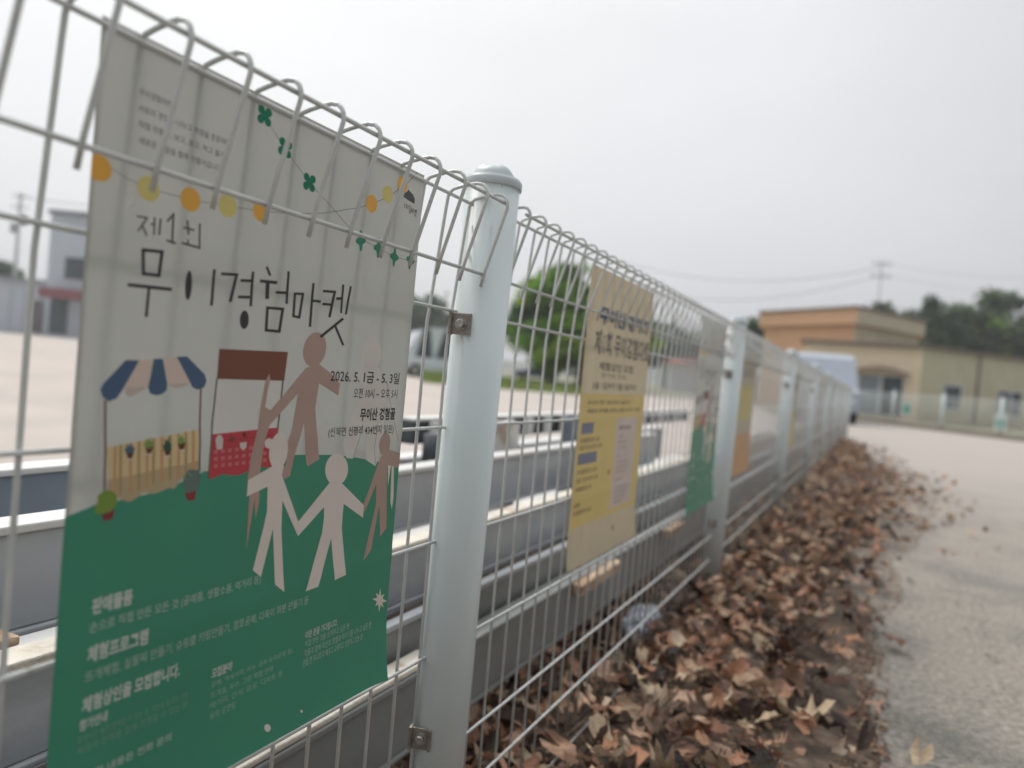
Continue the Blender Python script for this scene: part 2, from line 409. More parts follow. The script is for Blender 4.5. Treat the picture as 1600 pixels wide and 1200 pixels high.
    def build(s, name, label, cat, paper=PAPER, group=None):
        root = empty(name, (-s.PP, (s.t0+s.t1)/2, CH+s.h0)); tag(root, label, cat, group)
        bm = bmesh.new()
        def lines(a, b): return [a] + [k*.005 for k in range(math.ceil(a/.005+.01), math.floor(b/.005-.01)+1)] + [b]
        ts, hh = lines(s.t0, s.t1), lines(s.h0, s.h1); nt_, nh = len(ts)-1, len(hh)-1
        g = [[bm.verts.new(s.pos(a_, b_, 0)) for a_ in ts] for b_ in hh]
        for j in range(nh):
            for i in range(nt_):
                bm.faces.new((g[j][i], g[j][i+1], g[j+1][i+1], g[j+1][i])).smooth = True
        ext = bmesh.ops.solidify(bm, geom=bm.faces[:], thickness=.0006)
        sh = link('sheet', bm, mat('paper', paper, .34, .03, 5, .03, 30, spec=.45, trans=.2), root)
        # make sure the printed side stays outermost
        mx_ = [v.co.x for v in sh.data.vertices]
        for part, (b2, idx) in s.parts.items():
            mats = [None]*len(idx)
            for i, m in idx.values(): mats[i] = m
            link(part.split('#')[0], b2, mats, root)
        return root
def proj_y(t, p, h):
    X = t*sp - p*cp; z = t*cp + p*sp; u = FPX*X/z; v = -FPX*h/z + V0
    return 600 + u*sa + v*ca
BLK = (.035, .032, .03); GREY = (.12, .115, .105)
GREEN = (.042, .24, .148); DKGREEN = (.0, .17, .09)
CREAM = (.66, .60, .54); TAN = (.40, .28, .235); LTAN = (.52, .44, .39)
ORG = (.80, .42, .07); YEL = (.68, .58, .20); NAVY = (.06, .11, .19); SALM = (.62, .50, .42)
def market_poster(P_):
    A, T = 'illustration', 'lettering'
    pl = P_.poly
    # green ground
    pl(A, [(90, 812), (99, 809), (145, 790), (200, 779), (250, 768), (318, 737), (385, 737), (430, 712), (462, 711), (522, 711), (560, 716), (590, 722), (640, 737), (700, 1500), (420, 1500), (370, 1500), (0, 1500)], GREEN, 1)
    # first stall
    pl(A, [(217.5, 563), (240, 561), (230.6, 605), (215, 605), (194, 604)], SALM, 1)
    pl(A, [(254.4, 560.6), (276, 557.5), (296, 597), (262, 600)], SALM, 1)
    pl(A, [(195, 605), (230, 605), (220, 611), (202, 621), (195, 616)], (.50, .42, .36), 1)
    pl(A, [(262, 600.5), (296, 597.5), (288, 604), (275, 607), (266, 604)], (.50, .42, .36), 1)
    pl(A, [(196, 562.5), (217.5, 563), (190, 610), (181, 622.5), (169, 627.5), (159, 620), (155.6, 609), (160, 600)], NAVY, 2)
    pl(A, [(240, 561), (254.4, 560.6), (261, 600), (260, 610), (252.5, 616), (244, 618), (234, 615), (230.6, 605), (234, 592)], NAVY, 2)
    pl(A, [(276, 557.5), (292.5, 557), (320, 585), (322.5, 595), (319, 605), (309, 609), (300, 605), (296, 596)], NAVY, 2)
    P_.line(A, [(163.5, 626), (162, 700), (160.5, 766)], 3.6, (.16, .09, .07), 2)
    P_.line(A, [(313.5, 607), (311.5, 660), (310, 736)], 3.0, (.16, .10, .08), 2.6)
    pl(A, [(164.5, 699), (310, 671), (309, 721), (166, 751)], (.60, .47, .26), 2)
    pl(A, [(166, 750), (309, 720), (308, 742), (296, 746), (283, 748), (275, 758), (270, 764), (260, 763), (250, 768), (240, 772), (222, 771), (210, 779), (200, 785), (182, 780), (164, 765)], (.42, .33, .20), 2)
    for i, fx in enumerate((.07, .13, .24, .33, .42, .49, .58, .67, .76, .84, .92)):
        x = 165 + 145*fx; yt = 699 - 28*fx; yb = 779 - 34*fx - (5 if i > 4 else 0)
        pl(A, [(x, yt), (x+4, yt-.8), (x+3.5, yb-1), (x-.5, yb)], (.50, .27, .12) if i % 2 == 0 else (.36, .25, .10), 2.5)
    for (x, y, rx, ry, c) in ((200, 702, 9, 8, (.07, .12, .17)), (230, 694, 8, 9, (.18, .28, .06)), (259, 697, 7, 12, (.03, .08, .06)), (281, 688, 6, 8, (.17, .28, .08))):
        pl(A, [(x-6, y+5), (x+7, y+3), (x+4, y+14), (x-2, y+15)], (.10, .03, .02), 3)
        pl(A, [(x-rx, y), (x-rx*.5, y-ry*.4), (x-rx*.6, y-ry), (x, y-ry*.6), (x+rx*.4, y-ry*1.3), (x+rx*.5, y-ry*.5), (x+rx, y-ry*.2), (x+rx*.6, y+ry*.5), (x, y+ry*.8), (x-rx*.6, y+ry*.7)], c, 3.5)
        P_.line(A, [(x-5, y+16), (x+6, y+16)], 1.6, (.6, .55, .5), 3)
    pl(A, [(155, 806), (176, 796), (173, 810), (168, 814), (158, 814)], (.20, .03, .03), 3)
    pl(A, [(166, 766), (174, 769), (180, 776), (180, 788), (168, 801), (146, 805), (144, 800), (149, 785), (150, 775), (158, 768)], (.17, .27, .04), 3.5)
    pl(A, [(286, 771), (305, 767), (302, 781), (297, 783), (290, 782)], (.22, .03, .03), 3)
    pl(A, [(293, 734), (309, 735), (313, 747), (308, 766), (292, 771), (284, 763), (284, 748)], (.10, .16, .13), 3.5)
    P_.line(A, [(292, 739), (298, 745)], 1, (.3, .35, .3), 3.9); P_.line(A, [(287, 748), (290, 750)], 1, (.3, .35, .3), 3.9)
    # second stall
    pl(A, [(339, 592), (442, 594), (436, 668), (327, 680)], (.62, .61, .575), .6)
    pl(A, [(343, 545), (450, 550), (444, 595), (339, 592)], (.185, .065, .04), 2)
    P_.line(A, [(339, 592), (331, 660), (324, 748)], 2.6, (.13, .11, .09), 2.3)
    P_.line(A, [(442, 594), (437, 640), (433, 671)], 2.4, (.13, .11, .09), 2.3)
    pl(A, [(328, 679), (434, 668), (429, 727), (420, 731), (408, 730), (396, 738), (385, 737), (372, 743), (358, 743), (345, 741), (334, 747), (324, 749)], (.46, .045, .06), 2)
    for j in range(4):
        for i in range(9):
            x = 333 + i*11; y = 704 + j*11 - i*1.3
            if y < 735 - i*1.6: pl(A, [(x, y), (x+6, y-.7), (x+5.6, y+5), (x-.4, y+5.8)], (.50, .15, .15), 2.4, sub=False)
    P_.line(A, [(327, 691), (433, 679)], 1.2, (.30, .03, .04), 2.5)
    pl(A, [(339, 680), (344, 679.5), (347, 686), (346, 702), (337, 703), (335, 687)], (.55, .50, .45), 3)
    pl(A, [(373, 692), (384, 690.5), (384, 699), (379, 704), (374, 700)], (.60, .55, .48), 3)
    P_.ell(A, 361, 686, 4, 5, (.20, .05, .04), 3)
    pl(A, [(377, 677), (384, 676), (382, 683), (379, 684)], (.12, .03, .02), 3)
    # paper doll chain, back row in cream
    P_.ell(A, 581, 551, 14, 27, LTAN if 0 else (.62, .585, .54), 1.2)
    pl(A, [(569, 574), (592, 574), (604, 600), (604, 612), (600, 640), (598, 690), (587, 729), (571.6, 719), (573, 680), (566, 660), (551, 717), (541, 716), (534, 694), (552, 640), (558, 600)], (.62, .585, .54), 1.2)
    P_.line(A, [(551, 717), (560, 690), (566, 664)], .8, (.30, .28, .26), 1.5); P_.line(A, [(587, 729), (585, 700), (590, 660)], .8, (.30, .28, .26), 1.5)
    P_.line(A, [(604, 598), (612, 640), (622, 690)], .8, (.30, .28, .26), 1.5)
    # narrow figure
    pl(A, [(420.6, 584), (422.5, 592), (418.8, 607), (413.8, 636), (422.5, 641), (424, 655), (412, 690), (406, 735), (404, 770), (403, 788), (397, 812), (396, 780), (389, 822), (382, 861), (388, 776), (385, 770), (386, 745), (394, 700), (402.5, 667), (407.5, 632), (415, 595)], TAN, 3)
    # tan figure
    P_.ell(A, 491.3, 546, 17.5, 27.5, TAN, 3.2, rot=R(12))
    pl(A, [(477.5, 575), (497.5, 568), (517, 584), (531, 600), (528, 618), (498, 599), (492, 637.5), (494, 670), (498, 718), (479, 729), (477, 722), (474, 662), (458, 716), (452, 744), (442.5, 749.5), (439, 742.7), (446, 724), (447, 694), (455, 670), (462, 632), (465, 615), (421, 664), (413, 655), (422.5, 641)], TAN, 3.3)
    # cream figure left
    P_.ell(A, 434, 705, 14.5, 29, CREAM, 4, rot=R(6)); P_.ell(A, 419, 693, 7, 8, CREAM, 4.1)
    pl(A, [(424, 729), (386, 751), (383.5, 776.5), (416.5, 761), (415, 800), (410, 822), (392, 892.5), (404.6, 903.4), (424, 827.5), (426.5, 915), (440.9, 927), (437.5, 826), (439.5, 783), (463.7, 839), (464.5, 816), (439, 742.7), (443, 728)], CREAM, 4.2)
    # cream figure centre
    P_.ell(A, 525, 734, 18, 25, CREAM, 4, rot=R(4))
    pl(A, [(516, 752), (464.5, 816), (463.7, 839), (505, 793), (505, 808.5), (502.5, 829), (501.6, 834), (474.6, 926), (494.9, 918.6), (516, 842.7), (521, 908.5), (538.7, 900), (532.8, 825.8), (536, 788), (566.6, 810), (567.8, 790), (532.8, 755)], CREAM, 4.3)
    # tan figure right
    P_.ell(A, 601, 694, 8.5, 18, TAN, 3.2, rot=R(6))
    pl(A, [(594, 715.7), (567.8, 788), (568, 804), (587.7, 756), (587, 788), (566.6, 878), (579, 861), (592, 790), (593.6, 840), (603.7, 826), (604.5, 750), (605.4, 729), (640, 734), (640, 714), (606, 702)], TAN, 3.3)
    pl(A, [(606, 727.5), (611, 727.5), (606, 761)], CREAM, 4); pl(A, [(612, 729), (615.5, 729), (614.7, 778), (612, 797), (609.6, 785)], CREAM, 4)
    # star and dots
    q = []
    for k in range(16):
        a = math.pi*2*k/16 + .1; r_ = (1 if k % 2 == 0 else .5)*(1.25 if k % 4 == 0 else 1)
        q.append((592.3+11*r_*math.sin(a)*.85, 940-15.5*r_*math.cos(a)))
    pl(A, q, CREAM, 3)
    P_.ell(A, 410, 1141.5, 5, 6, CREAM, 3); P_.ell(A, 464, 1115, 2, 2.5, CREAM, 3)
    # garlands
    P_.line(A, [(160, 252), (200, 280), (235, 296), (300, 313), (358, 323), (410, 331), (460, 335), (507.5, 334), (564.7, 325), (586, 317.5), (598, 313), (614, 304), (637, 287.5), (652, 271)], 1.1, (.20, .19, .18), 1.6)
    P_.line(A, [(396, 145), (416, 184), (448, 235), (485, 287), (516, 321), (545, 355), (565, 375), (591, 388), (616, 402), (641, 408), (660, 411)], 1.0, (.24, .23, .22), 1.7)
    for (x, y, c) in ((158, 264, ORG), (235, 296, YEL), (300, 313, ORG), (358, 323, YEL), (410, 331, ORG), (581, 319.5, ORG), (606, 305, YEL), (629, 290, ORG), (665, 258, YEL)): P_.disc(A, x, y, .0088, c, 2.3)
    for (x, y, rot, c) in ((416.5, 183.5, 45, DKGREEN), (448, 233, 40, DKGREEN), (485, 286.6, 45, DKGREEN), (564, 377, 10, GREEN), (591, 388, 5, GREEN), (616, 402, 0, GREEN), (641, 407, -5, GREEN)):
        t, h = F(x, y, P_.PP); h -= CH
        q = []
        for k in range(48):
            a = 2*math.pi*k/48; rr = .0092*(.42+.58*abs(math.cos(2*a))**.7) if rot > 20 else .0092*(.55+.5*abs(math.cos(2*a))**3)
            if rot <= 20: q.append((t+rr*.8*math.cos(a+R(rot)), h+rr*1.1*math.sin(a+R(rot))))
            else: q.append((t+rr*math.cos(a+R(rot)), h+rr*math.sin(a+R(rot))))
        pl(A, q, c, 2.6, px=False)
    # corner emblem: dark half dome with its small title
    pl(A, [(630, 309), (632, 303), (637, 300), (638, 297), (640, 300), (645, 305), (648, 312), (647.5, 320), (639, 315)], (.08, .075, .085), 2.5)
    # title
    def tl(pts, w_, c=BLK, closed=False, dx=0, dy=0): P_.line(T, pts, w_, c, 4.6, closed)
    title = [([(224.4, 391), (254, 394), (249.4, 431), (225, 428)], 5.2, True), ([(200, 445), (269.4, 452.5)], 5.4, False), ([(233.8, 449), (228.8, 495)], 4.6, False),
             ([(336, 421), (331, 477.5)], 4.4, False), ([(348.3, 428.2), (370.6, 429.6), (360.6, 470.1)], 4.6, False),
             ([(376.4, 438.5), (393.6, 439.2)], 4.6, False), ([(372.3, 464), (391, 464.6)], 4.6, False), ([(395.7, 424.8), (392.3, 479)], 4.2, False),
             ([(417, 417.2), (422.5, 431)], 3.8, False), ([(406.7, 439.2), (433.5, 442)], 5, False), ([(419, 441), (418, 467.4)], 6, False), ([(431.5, 457), (448.7, 457.8)], 4.4, False), ([(450.7, 424), (448, 475)], 3.8, False), ([(418.4, 481), (442, 483), (436.3, 518), (416, 516)], 4.4, True),
             ([(461, 459), (473.5, 459.5), (467.5, 496), (458.5, 494)], 3.9, True), ([(489.6, 442.6), (484.1, 510.7)], 3.8, False), ([(488.5, 470), (500.9, 471.5)], 4, False),
             ([(505.7, 455), (522.6, 456.4), (514.7, 494.2)], 4, False), ([(503.7, 475), (518.8, 476.3)], 4, False), ([(525, 466.7), (533.3, 466.7)], 4.4, False), ([(535.6, 444.7), (532.5, 489.4)], 3.2, False), ([(547.3, 447.5), (540, 491.5)], 3.2, False), ([(536, 497.7), (500.2, 526.5)], 4.2, False), ([(523.6, 510), (536, 539.6)], 3.6, False)]
    for pts, w_, cl in title: tl(pts, w_, closed=cl)
    P_.ell(T, 295.4, 446, 5.2, 23, BLK, 4.6, rot=R(4)); P_.ell(T, 382, 499.7, 7, 14.5, BLK, 4.6, rot=R(3))
    for pts, w_ in (([(216.9, 338.8), (231.9, 341.3), (217.5, 361)], 3), ([(223, 351), (230.6, 369)], 3), ([(237, 350.6), (243, 351.5)], 3), ([(243.8, 340), (241.9, 367.5)], 3), ([(253, 342.5), (250, 368)], 3.4), ([(263.8, 346), (273, 335.6), (270, 380)], 3.4), ([(261, 376), (276, 381)], 3.6),
                     ([(294.4, 345), (296, 367.5)], 3), ([(288, 356), (305, 360.6)], 3), ([(294.6, 375), (295, 381)], 3), ([(285, 380), (313, 388)], 3.6), ([(313.8, 350), (312.5, 390)], 3)):
        P_.line(T, pts, w_, GREY, 4.6)
    # the same title, tiny, under the emblem
    def mini(x, y): return (628 + (x-290)*.088, 318 + (y-425)*.13 + (x-290)*.032)
    for pts, w_, cl in title[3:]: P_.line(T, [mini(*q_) for q_ in pts], .8, (.08, .075, .07), 3.6, cl)
    # dates and place
    P_.text('2026. 5. 1금 - 5. 3일', 515, 576, 596.5, 623, BLK, 5, .012)
    P_.text('오전 10시 ~ 오후 5시', 551, 606, 622, 620, BLK, 5, .0)
    P_.text('무이산 경험골', 561.5, 637.5, 658, 616.5, BLK, 5, .03)
    P_.text('(신북면 신평리 434번지 일원)', 511, 668, 685.5, 613.5, BLK, 5, .004)
    LT = (.50, .54, .49); FT = (.36, .47, .40)
    P_.text('판매물품', 137, 938, 964, 201, LT, 3, .035)
    P_.text('손으로 직접 만든 모든 것 (공예품, 생활소품, 먹거리 등)', 133, 976, 996, 404, FT, 3, .008)
    P_.text('체험프로그램', 128, 1014, 1041, 224, LT, 3, .035)
    P_.text('뜨개체험, 실팔찌 만들기, 슈링클 키링만들기, 점토공예, 다육이 화분 만들기 등', 124.5, 1054, 1073, 479, (.34, .44, .37), 3, .006)
    P_.text('체험상인을 모집합니다.', 119, 1096, 1122, 274, LT, 3, .035)
    P_.text('참가안내', 115, 1132, 1150, 159, LT, 3, .03)
    P_.text('운영시간 동안 함께할 수 있는 분, 개인과 팀 모두 가능', 112, 1157, 1170, 288, (.17, .34, .25), 3, 0)
    P_.text('체험과 판매를 함께 진행할 수 있는 분', 110, 1174, 1188, 286, (.17, .34, .25), 3, 0)
    P_.text('자세한 내용은 전화 문의', 105, 1222, 1236, 259, FT, 3, .02)
    P_.text('모집분야', 325, 1049, 1065, 357.5, LT, 3, .03)
    for i, (s_, x1) in enumerate((('공예, 액세서리, 비누, 금속·유리공예 등),', 455), ('뜨개질, 자수, 그림 체험 판매', 422), ('먹거리, 간식, 음료, 디저트 등', 437), ('음악 공연팀', 361))):
        P_.text(s_, 324-i*1.2, 1070+i*16.3, 1081+i*16.3, x1, (.27, .42, .33), 3, 0)
    P_.text('이런 분을 기다립니다.', 474, 990, 1002.5, 525, (.45, .50, .45), 3, .025)
    P_.text('직접 만든 것을 소개하고 싶은 분', 473.5, 1005, 1015.5, 543.5, FT, 3, 0)
    P_.text('작품과 함께 자신의 경험과 이야기를 나누고 싶은 분', 472, 1019.5, 1031, 578, FT, 3, 0)
    P_.text('만들 뿐 아니라 더 배우고 교류하고 성장하고 있는 분', 470, 1034.5, 1046, 564, FT, 3, 0)
    NT = (.22, .19, .20)
    P_.text('무이경험마켓은', 221, 139, 151, 280, NT, 3, .01)
    P_.text('서로의 경험을 나누고 취향을 존중하며', 219.5, 164, 176, 361, NT, 3, .01)
    P_.text('직접 만들고, 보고, 듣고, 먹고 즐기는', 219.5, 189, 201, 361, NT, 3, .01)
    P_.text('새로운 경험을 함께 만들어갑니다', 220, 214, 226, 348, NT, 3, .01)
p1 = Poster(.285, .6556, -.3608, .2080, 1, pp=.470)
market_poster(p1)
poster1 = p1.build('market_poster', 'large green and white market poster with paper dolls beside the nearest post', 'poster')

def copy_tree(o, parent=None):
    c = o.copy(); col.objects.link(c)
    if parent: c.parent = parent; c.matrix_parent_inverse = o.matrix_parent_inverse.copy()
    for ch in o.children: copy_tree(ch, c)
    return c
p3o = copy_tree(poster1); p3o.location.y += 1.74; p3o.location.z -= .01; p3o.location.x += .013
p3o['label'] = 'smaller looking green and white market poster left of the second post'

# beige and yellow notice on the second panel
BEI = (.58, .52, .40)
p2 = Poster(1.155, 1.545, -.347, .197, 5)
A, T = 'illustration', 'lettering'
def H2(t, h): return (t, h)
def rect(P_, t0, t1, h0, h1, c, layer, part='illustration'): P_.poly(part, [(t0, h0), (t1, h0), (t1, h1), (t0, h1)], c, layer, px=False)
YB = (.68, .52, .18)
rect(p2, 1.160, 1.535, -.272, -.030, YB, 1, 'printed_block#1')
rect(p2, 1.365, 1.50, -.262, -.078, (.60, .51, .45), 2, 'printed_panel#2')
for a_, b_, c_, d_ in ((1.175, 1.235, -.103, -.083), (1.170, 1.265, -.158, -.138)): rect(p2, a_, b_, c_, d_, (.17, .19, .27), 2, 'printed_heading#%d' % int(-c_*1000))
def tx(P_, s_, t0, t1, h0, h1, c, bold=0):
    # text placed directly in the sheet's own (along, height) coordinates
    cu = bpy.data.curves.new('tmp', 'FONT'); cu.body = s_; cu.size = 1; cu.resolution_u = 2; cu.offset = bold
    o = bpy.data.objects.new('tmp', cu); col.objects.link(o); bpy.context.view_layer.update()
    me = bpy.data.meshes.new_from_object(o.evaluated_get(bpy.context.evaluated_depsgraph_get()))
    col.objects.unlink(o); bpy.data.objects.remove(o); bpy.data.curves.remove(cu)
    xs = [v.co.x for v in me.vertices]; ys = [v.co.y for v in me.vertices]; xa, xb, ya, yb = min(xs), max(xs), min(ys), max(ys)
    bm, idx = P_.parts.setdefault('lettering', (bmesh.new(), {})); m = ink(c); mi = idx.setdefault(m.name, (len(idx), m))[0]
    vs = [bm.verts.new(P_.pos(t0+(v.co.x-xa)/(xb-xa)*(t1-t0), h0+(v.co.y-ya)/(yb-ya)*(h1-h0), 3)) for v in me.vertices]
    for p_ in me.polygons:
        try: bm.faces.new([vs[i] for i in p_.vertices]).material_index = mi
        except ValueError: pass
    bpy.data.meshes.remove(me)
BR = (.16, .12, .08); BB = (.10, .13, .20)
tx(p2, '무이산 경험골', 1.215, 1.525, .098, .132, BB, .06)
tx(p2, '제1회 무이경험마켓', 1.20, 1.54, .042, .088, (.13, .11, .10), .03)
tx(p2, '체험상인 모집', 1.235, 1.44, -.004+.018, .030, BR, .03); tx(p2, '참가비 무료', 1.25, 1.40, -.010+.010, .010, BR, .0)
tx(p2, '5월 1일부터 5월 3일까지', 1.21, 1.47, -.022, -.008, BR, .02)
tx(p2, '손으로 만든 것을 함께 나눕니다', 1.195, 1.44, -.050, -.042, BR, .02); tx(p2, '체험과 판매를 원하는 분은 누구나 신청', 1.195, 1.51, -.066, -.058, BR, .02)
for i, (h, n_) in enumerate(((-.115, 1.27), (-.128, 1.29), (-.172, 1.27), (-.187, 1.28), (-.203, 1.25), (-.232, 1.20), (-.246, 1.26))):
    tx(p2, '모집 기간과 참가 안내' if i % 2 else '무이경험마켓 참가 신청', 1.172, n_, h-.0045, h+.0045, BR, .01)
tx(p2, '참가신청서', 1.385, 1.46, -.103, -.094, BR, .03)
for h, n_ in ((-.116, 1.41), (-.128, 1.44), (-.140, 1.44), (-.156, 1.405), (-.170, 1.45), (-.180, 1.46), (-.190, 1.45), (-.205, 1.43), (-.222, 1.46), (-.232, 1.46), (-.242, 1.46), (-.252, 1.44)):
    tx(p2, '이름과 연락처, 체험 내용', 1.385, n_, h-.0035, h+.0035, (.36, .30, .26), 0)
rect(p2, 1.338, 1.345, -.19, -.18, BR, 2.5, 'printed_mark#5'); rect(p2, 1.392, 1.400, -.310, -.298, BR, 2, 'printed_mark#6')
p2o = p2.build('notice_poster', 'beige poster with a yellow block and blue headings on the second fence panel', 'poster', paper=BEI)

# narrow looking beige and orange sheet on the third panel
p4 = Poster(2.74, 3.12, -.33, .15, 9)
rect(p4, 2.74, 3.12, -.33, -.17, (.50, .28, .12), 1, 'printed_block#1'); rect(p4, 2.78, 3.08, -.12, .02, (.52, .44, .16), 1, 'printed_block#2'); rect(p4, 2.80, 3.06, .05, .09, (.30, .27, .22), 1, 'printed_block#3')
p4.build('orange_poster', 'beige poster with an orange foot just past the second post', 'poster', paper=(.44, .40, .33))
p5 = Poster(4.6, 4.95, -.33, .15, 11)
rect(p5, 4.6, 4.95, -.33, -.10, (.46, .38, .16), 1, 'printed_block#1'); rect(p5, 4.65, 4.9, .02, .08, (.30, .27, .22), 1, 'printed_block#2')
p5.build('yellow_poster', 'pale poster with yellow lower half just past the third post', 'poster', paper=(.48, .46, .40))

# ------------------------------------------------------------------ stacked steel beams behind the fence
def beam(name, label, p0, p1, h_top, h_bot, y0, y1, yaw=0, fl=.012, web=beam_m, flm=flange_m, z_slope=0):
    zt, zb = CH+h_top, max(CH+h_bot, .0)
    L_ = y1-y0; c = Vector((-(p0+p1)/2, (y0+y1)/2, zb))
    root = empty(name, c); tag(root, label, 'steel beam', 'steel beams stacked behind the mesh fence')
    rot = Matrix.Translation(c) @ Matrix.Rotation(R(yaw), 4, 'Z') @ Matrix.Rotation(R(z_slope), 4, 'X')
    wd = (p1-p0)/2; ht = zt-zb
    bm = bmesh.new()
    box(bm, -wd+.004, wd-.006, -L_/2, L_/2, .008, ht-fl, mat=rot, bev=.003)
    link('web', bm, web, root)
    bm = bmesh.new()
    box(bm, -wd, wd, -L_/2-.002, L_/2+.002, ht-fl+.001, ht, mat=rot, bev=.0025)
    link('top_flange', bm, flm, root)
    bm = bmesh.new()
    box(bm, -wd, wd, -L_/2-.002, L_/2+.002, 0, .0075, mat=rot, bev=.002)
    link('bottom_flange', bm, web, root)
    return root
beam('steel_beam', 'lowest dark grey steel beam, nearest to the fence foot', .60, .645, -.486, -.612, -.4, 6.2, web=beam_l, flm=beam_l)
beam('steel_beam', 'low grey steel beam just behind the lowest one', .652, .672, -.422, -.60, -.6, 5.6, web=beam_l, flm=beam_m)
beam('steel_beam', 'middle steel beam with cream weathered top in the stack', .718, .758, -.325, -.44, -.8, 4.9, flm=rust_m)
beam('steel_beam', 'wide light grey steel beam with bright white top edge, upper middle of the stack', .865, .915, -.228, -.362, -.5, 3.15)
beam('steel_beam', 'blue grey steel beam lying slightly askew at the back of the stack', 1.18, 1.24, -.222, -.40, -.6, 1.55, yaw=1.2, web=beam_b)
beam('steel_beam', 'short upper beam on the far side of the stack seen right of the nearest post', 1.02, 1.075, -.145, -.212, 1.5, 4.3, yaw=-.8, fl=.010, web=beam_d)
beam('steel_beam', 'long grey beam on the ground at the very back of the stack', 1.32, 1.40, -.31, -.62, -.3, 5.0)
beam('steel_beam', 'steel beam resting under the askew one at the back', 1.0, 1.10, -.44, -.62, -.7, 4.4)
ub = bpy.data.objects['steel_beam.005']
for k in range(20):
    bm = bmesh.new(); y_ = 1.56+.14*k; x_ = -1.018 + (y_-2.9)*math.tan(R(.8)); box(bm, x_, x_+.012, y_, y_+.045, CH-.211, CH-.1555, bev=.002); link('stiffener_rib', bm, flange_m, ub)
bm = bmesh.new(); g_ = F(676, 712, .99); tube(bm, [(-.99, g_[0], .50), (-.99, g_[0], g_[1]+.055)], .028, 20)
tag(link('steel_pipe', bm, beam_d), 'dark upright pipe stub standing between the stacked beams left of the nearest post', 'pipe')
# spacer blocks and wooden dunnage between the beams
def block(name, label, x0, x1, y0, y1, z0, z1, m, yaw=0, tilt=0):
    c = Vector(((x0+x1)/2, (y0+y1)/2, z0)); rot = Matrix.Translation(c) @ Matrix.Rotation(R(yaw), 4, 'Z') @ Matrix.Rotation(R(tilt), 4, 'X')
    bm = bmesh.new(); box(bm, -(x1-x0)/2, (x1-x0)/2, -(y1-y0)/2, (y1-y0)/2, 0, z1-z0, mat=rot, bev=.003)
    bmesh.ops.subdivide_edges(bm, edges=bm.edges, cuts=2, use_grid_fill=True)
    for v in bm.verts: v.co += Vector((noise.noise(v.co*25), noise.noise(v.co*25+Vector((9, 0, 0))), noise.noise(v.co*25+Vector((0, 9, 0)))))*.0016
    return tag(link(name, bm, m), label, 'wood block' if m in (wood_m, trunk_m, rust_m) else 'steel block')
block('steel_spacer', 'pale upright spacer block under the short upper beam behind the second panel', -1.015, -.96, 1.86, 1.95, .315, .592, flange_m)
block('steel_spacer', 'dark upright spacer block under the far end of the short upper beam', -1.015, -.96, 2.4, 2.47, .315, .592, beam_b)
block('wood_batten', 'cream weathered batten on the lowest beam below the large poster', -.643, -.603, .56, .99, .2645, .274, rust_m)
for y_, nm_ in ((-.1, 'dark timber sleeper under the left end of the stacked beams'), (2.95, 'dark timber sleeper under the middle of the stacked beams'), (5.2, 'dark timber sleeper under the far end of the stacked beams')):
    block('timber_sleeper', nm_, -1.42, -.62, y_, y_+.12, .0, .127, trunk_m)
block('wood_plank', 'rusty brown wooden plank on the cream topped beam left of the poster', -.83, -.768, .20, .43, .418, .429, wood_m, 1)
block('wood_block', 'long pale wooden block lying against the lowest beam below the yellow poster', -.598, -.572, 1.56, 1.86, .235, .262, wood_m, .5, 0)
block('wood_block', 'pale wooden block end left of the second post', -.598, -.572, 2.36, 2.56, .235, .262, wood_m, -.5, 0)

# crumpled plastic caught at the fence foot
bm = bmesh.new()
bmesh.ops.create_icosphere(bm, subdivisions=4, radius=1)
for v in bm.verts:
    n_ = noise.noise(v.co*2.1)*.5 + abs(noise.noise(v.co*4.3))*.45
    v.co = Vector((v.co.x*.035, v.co.y*.075, v.co.z*.04))*(1+n_)
o = link('plastic_bag', bm, mat('plastic', (.55, .60, .66), .3, .1, 20, .1, 60, trans=.3), smooth=False)
o.location = (-.525, 1.93, .085); tag(o, 'crumpled bluish white plastic bag behind the fence foot among the leaves', 'plastic bag')
def proj_pt(): pass

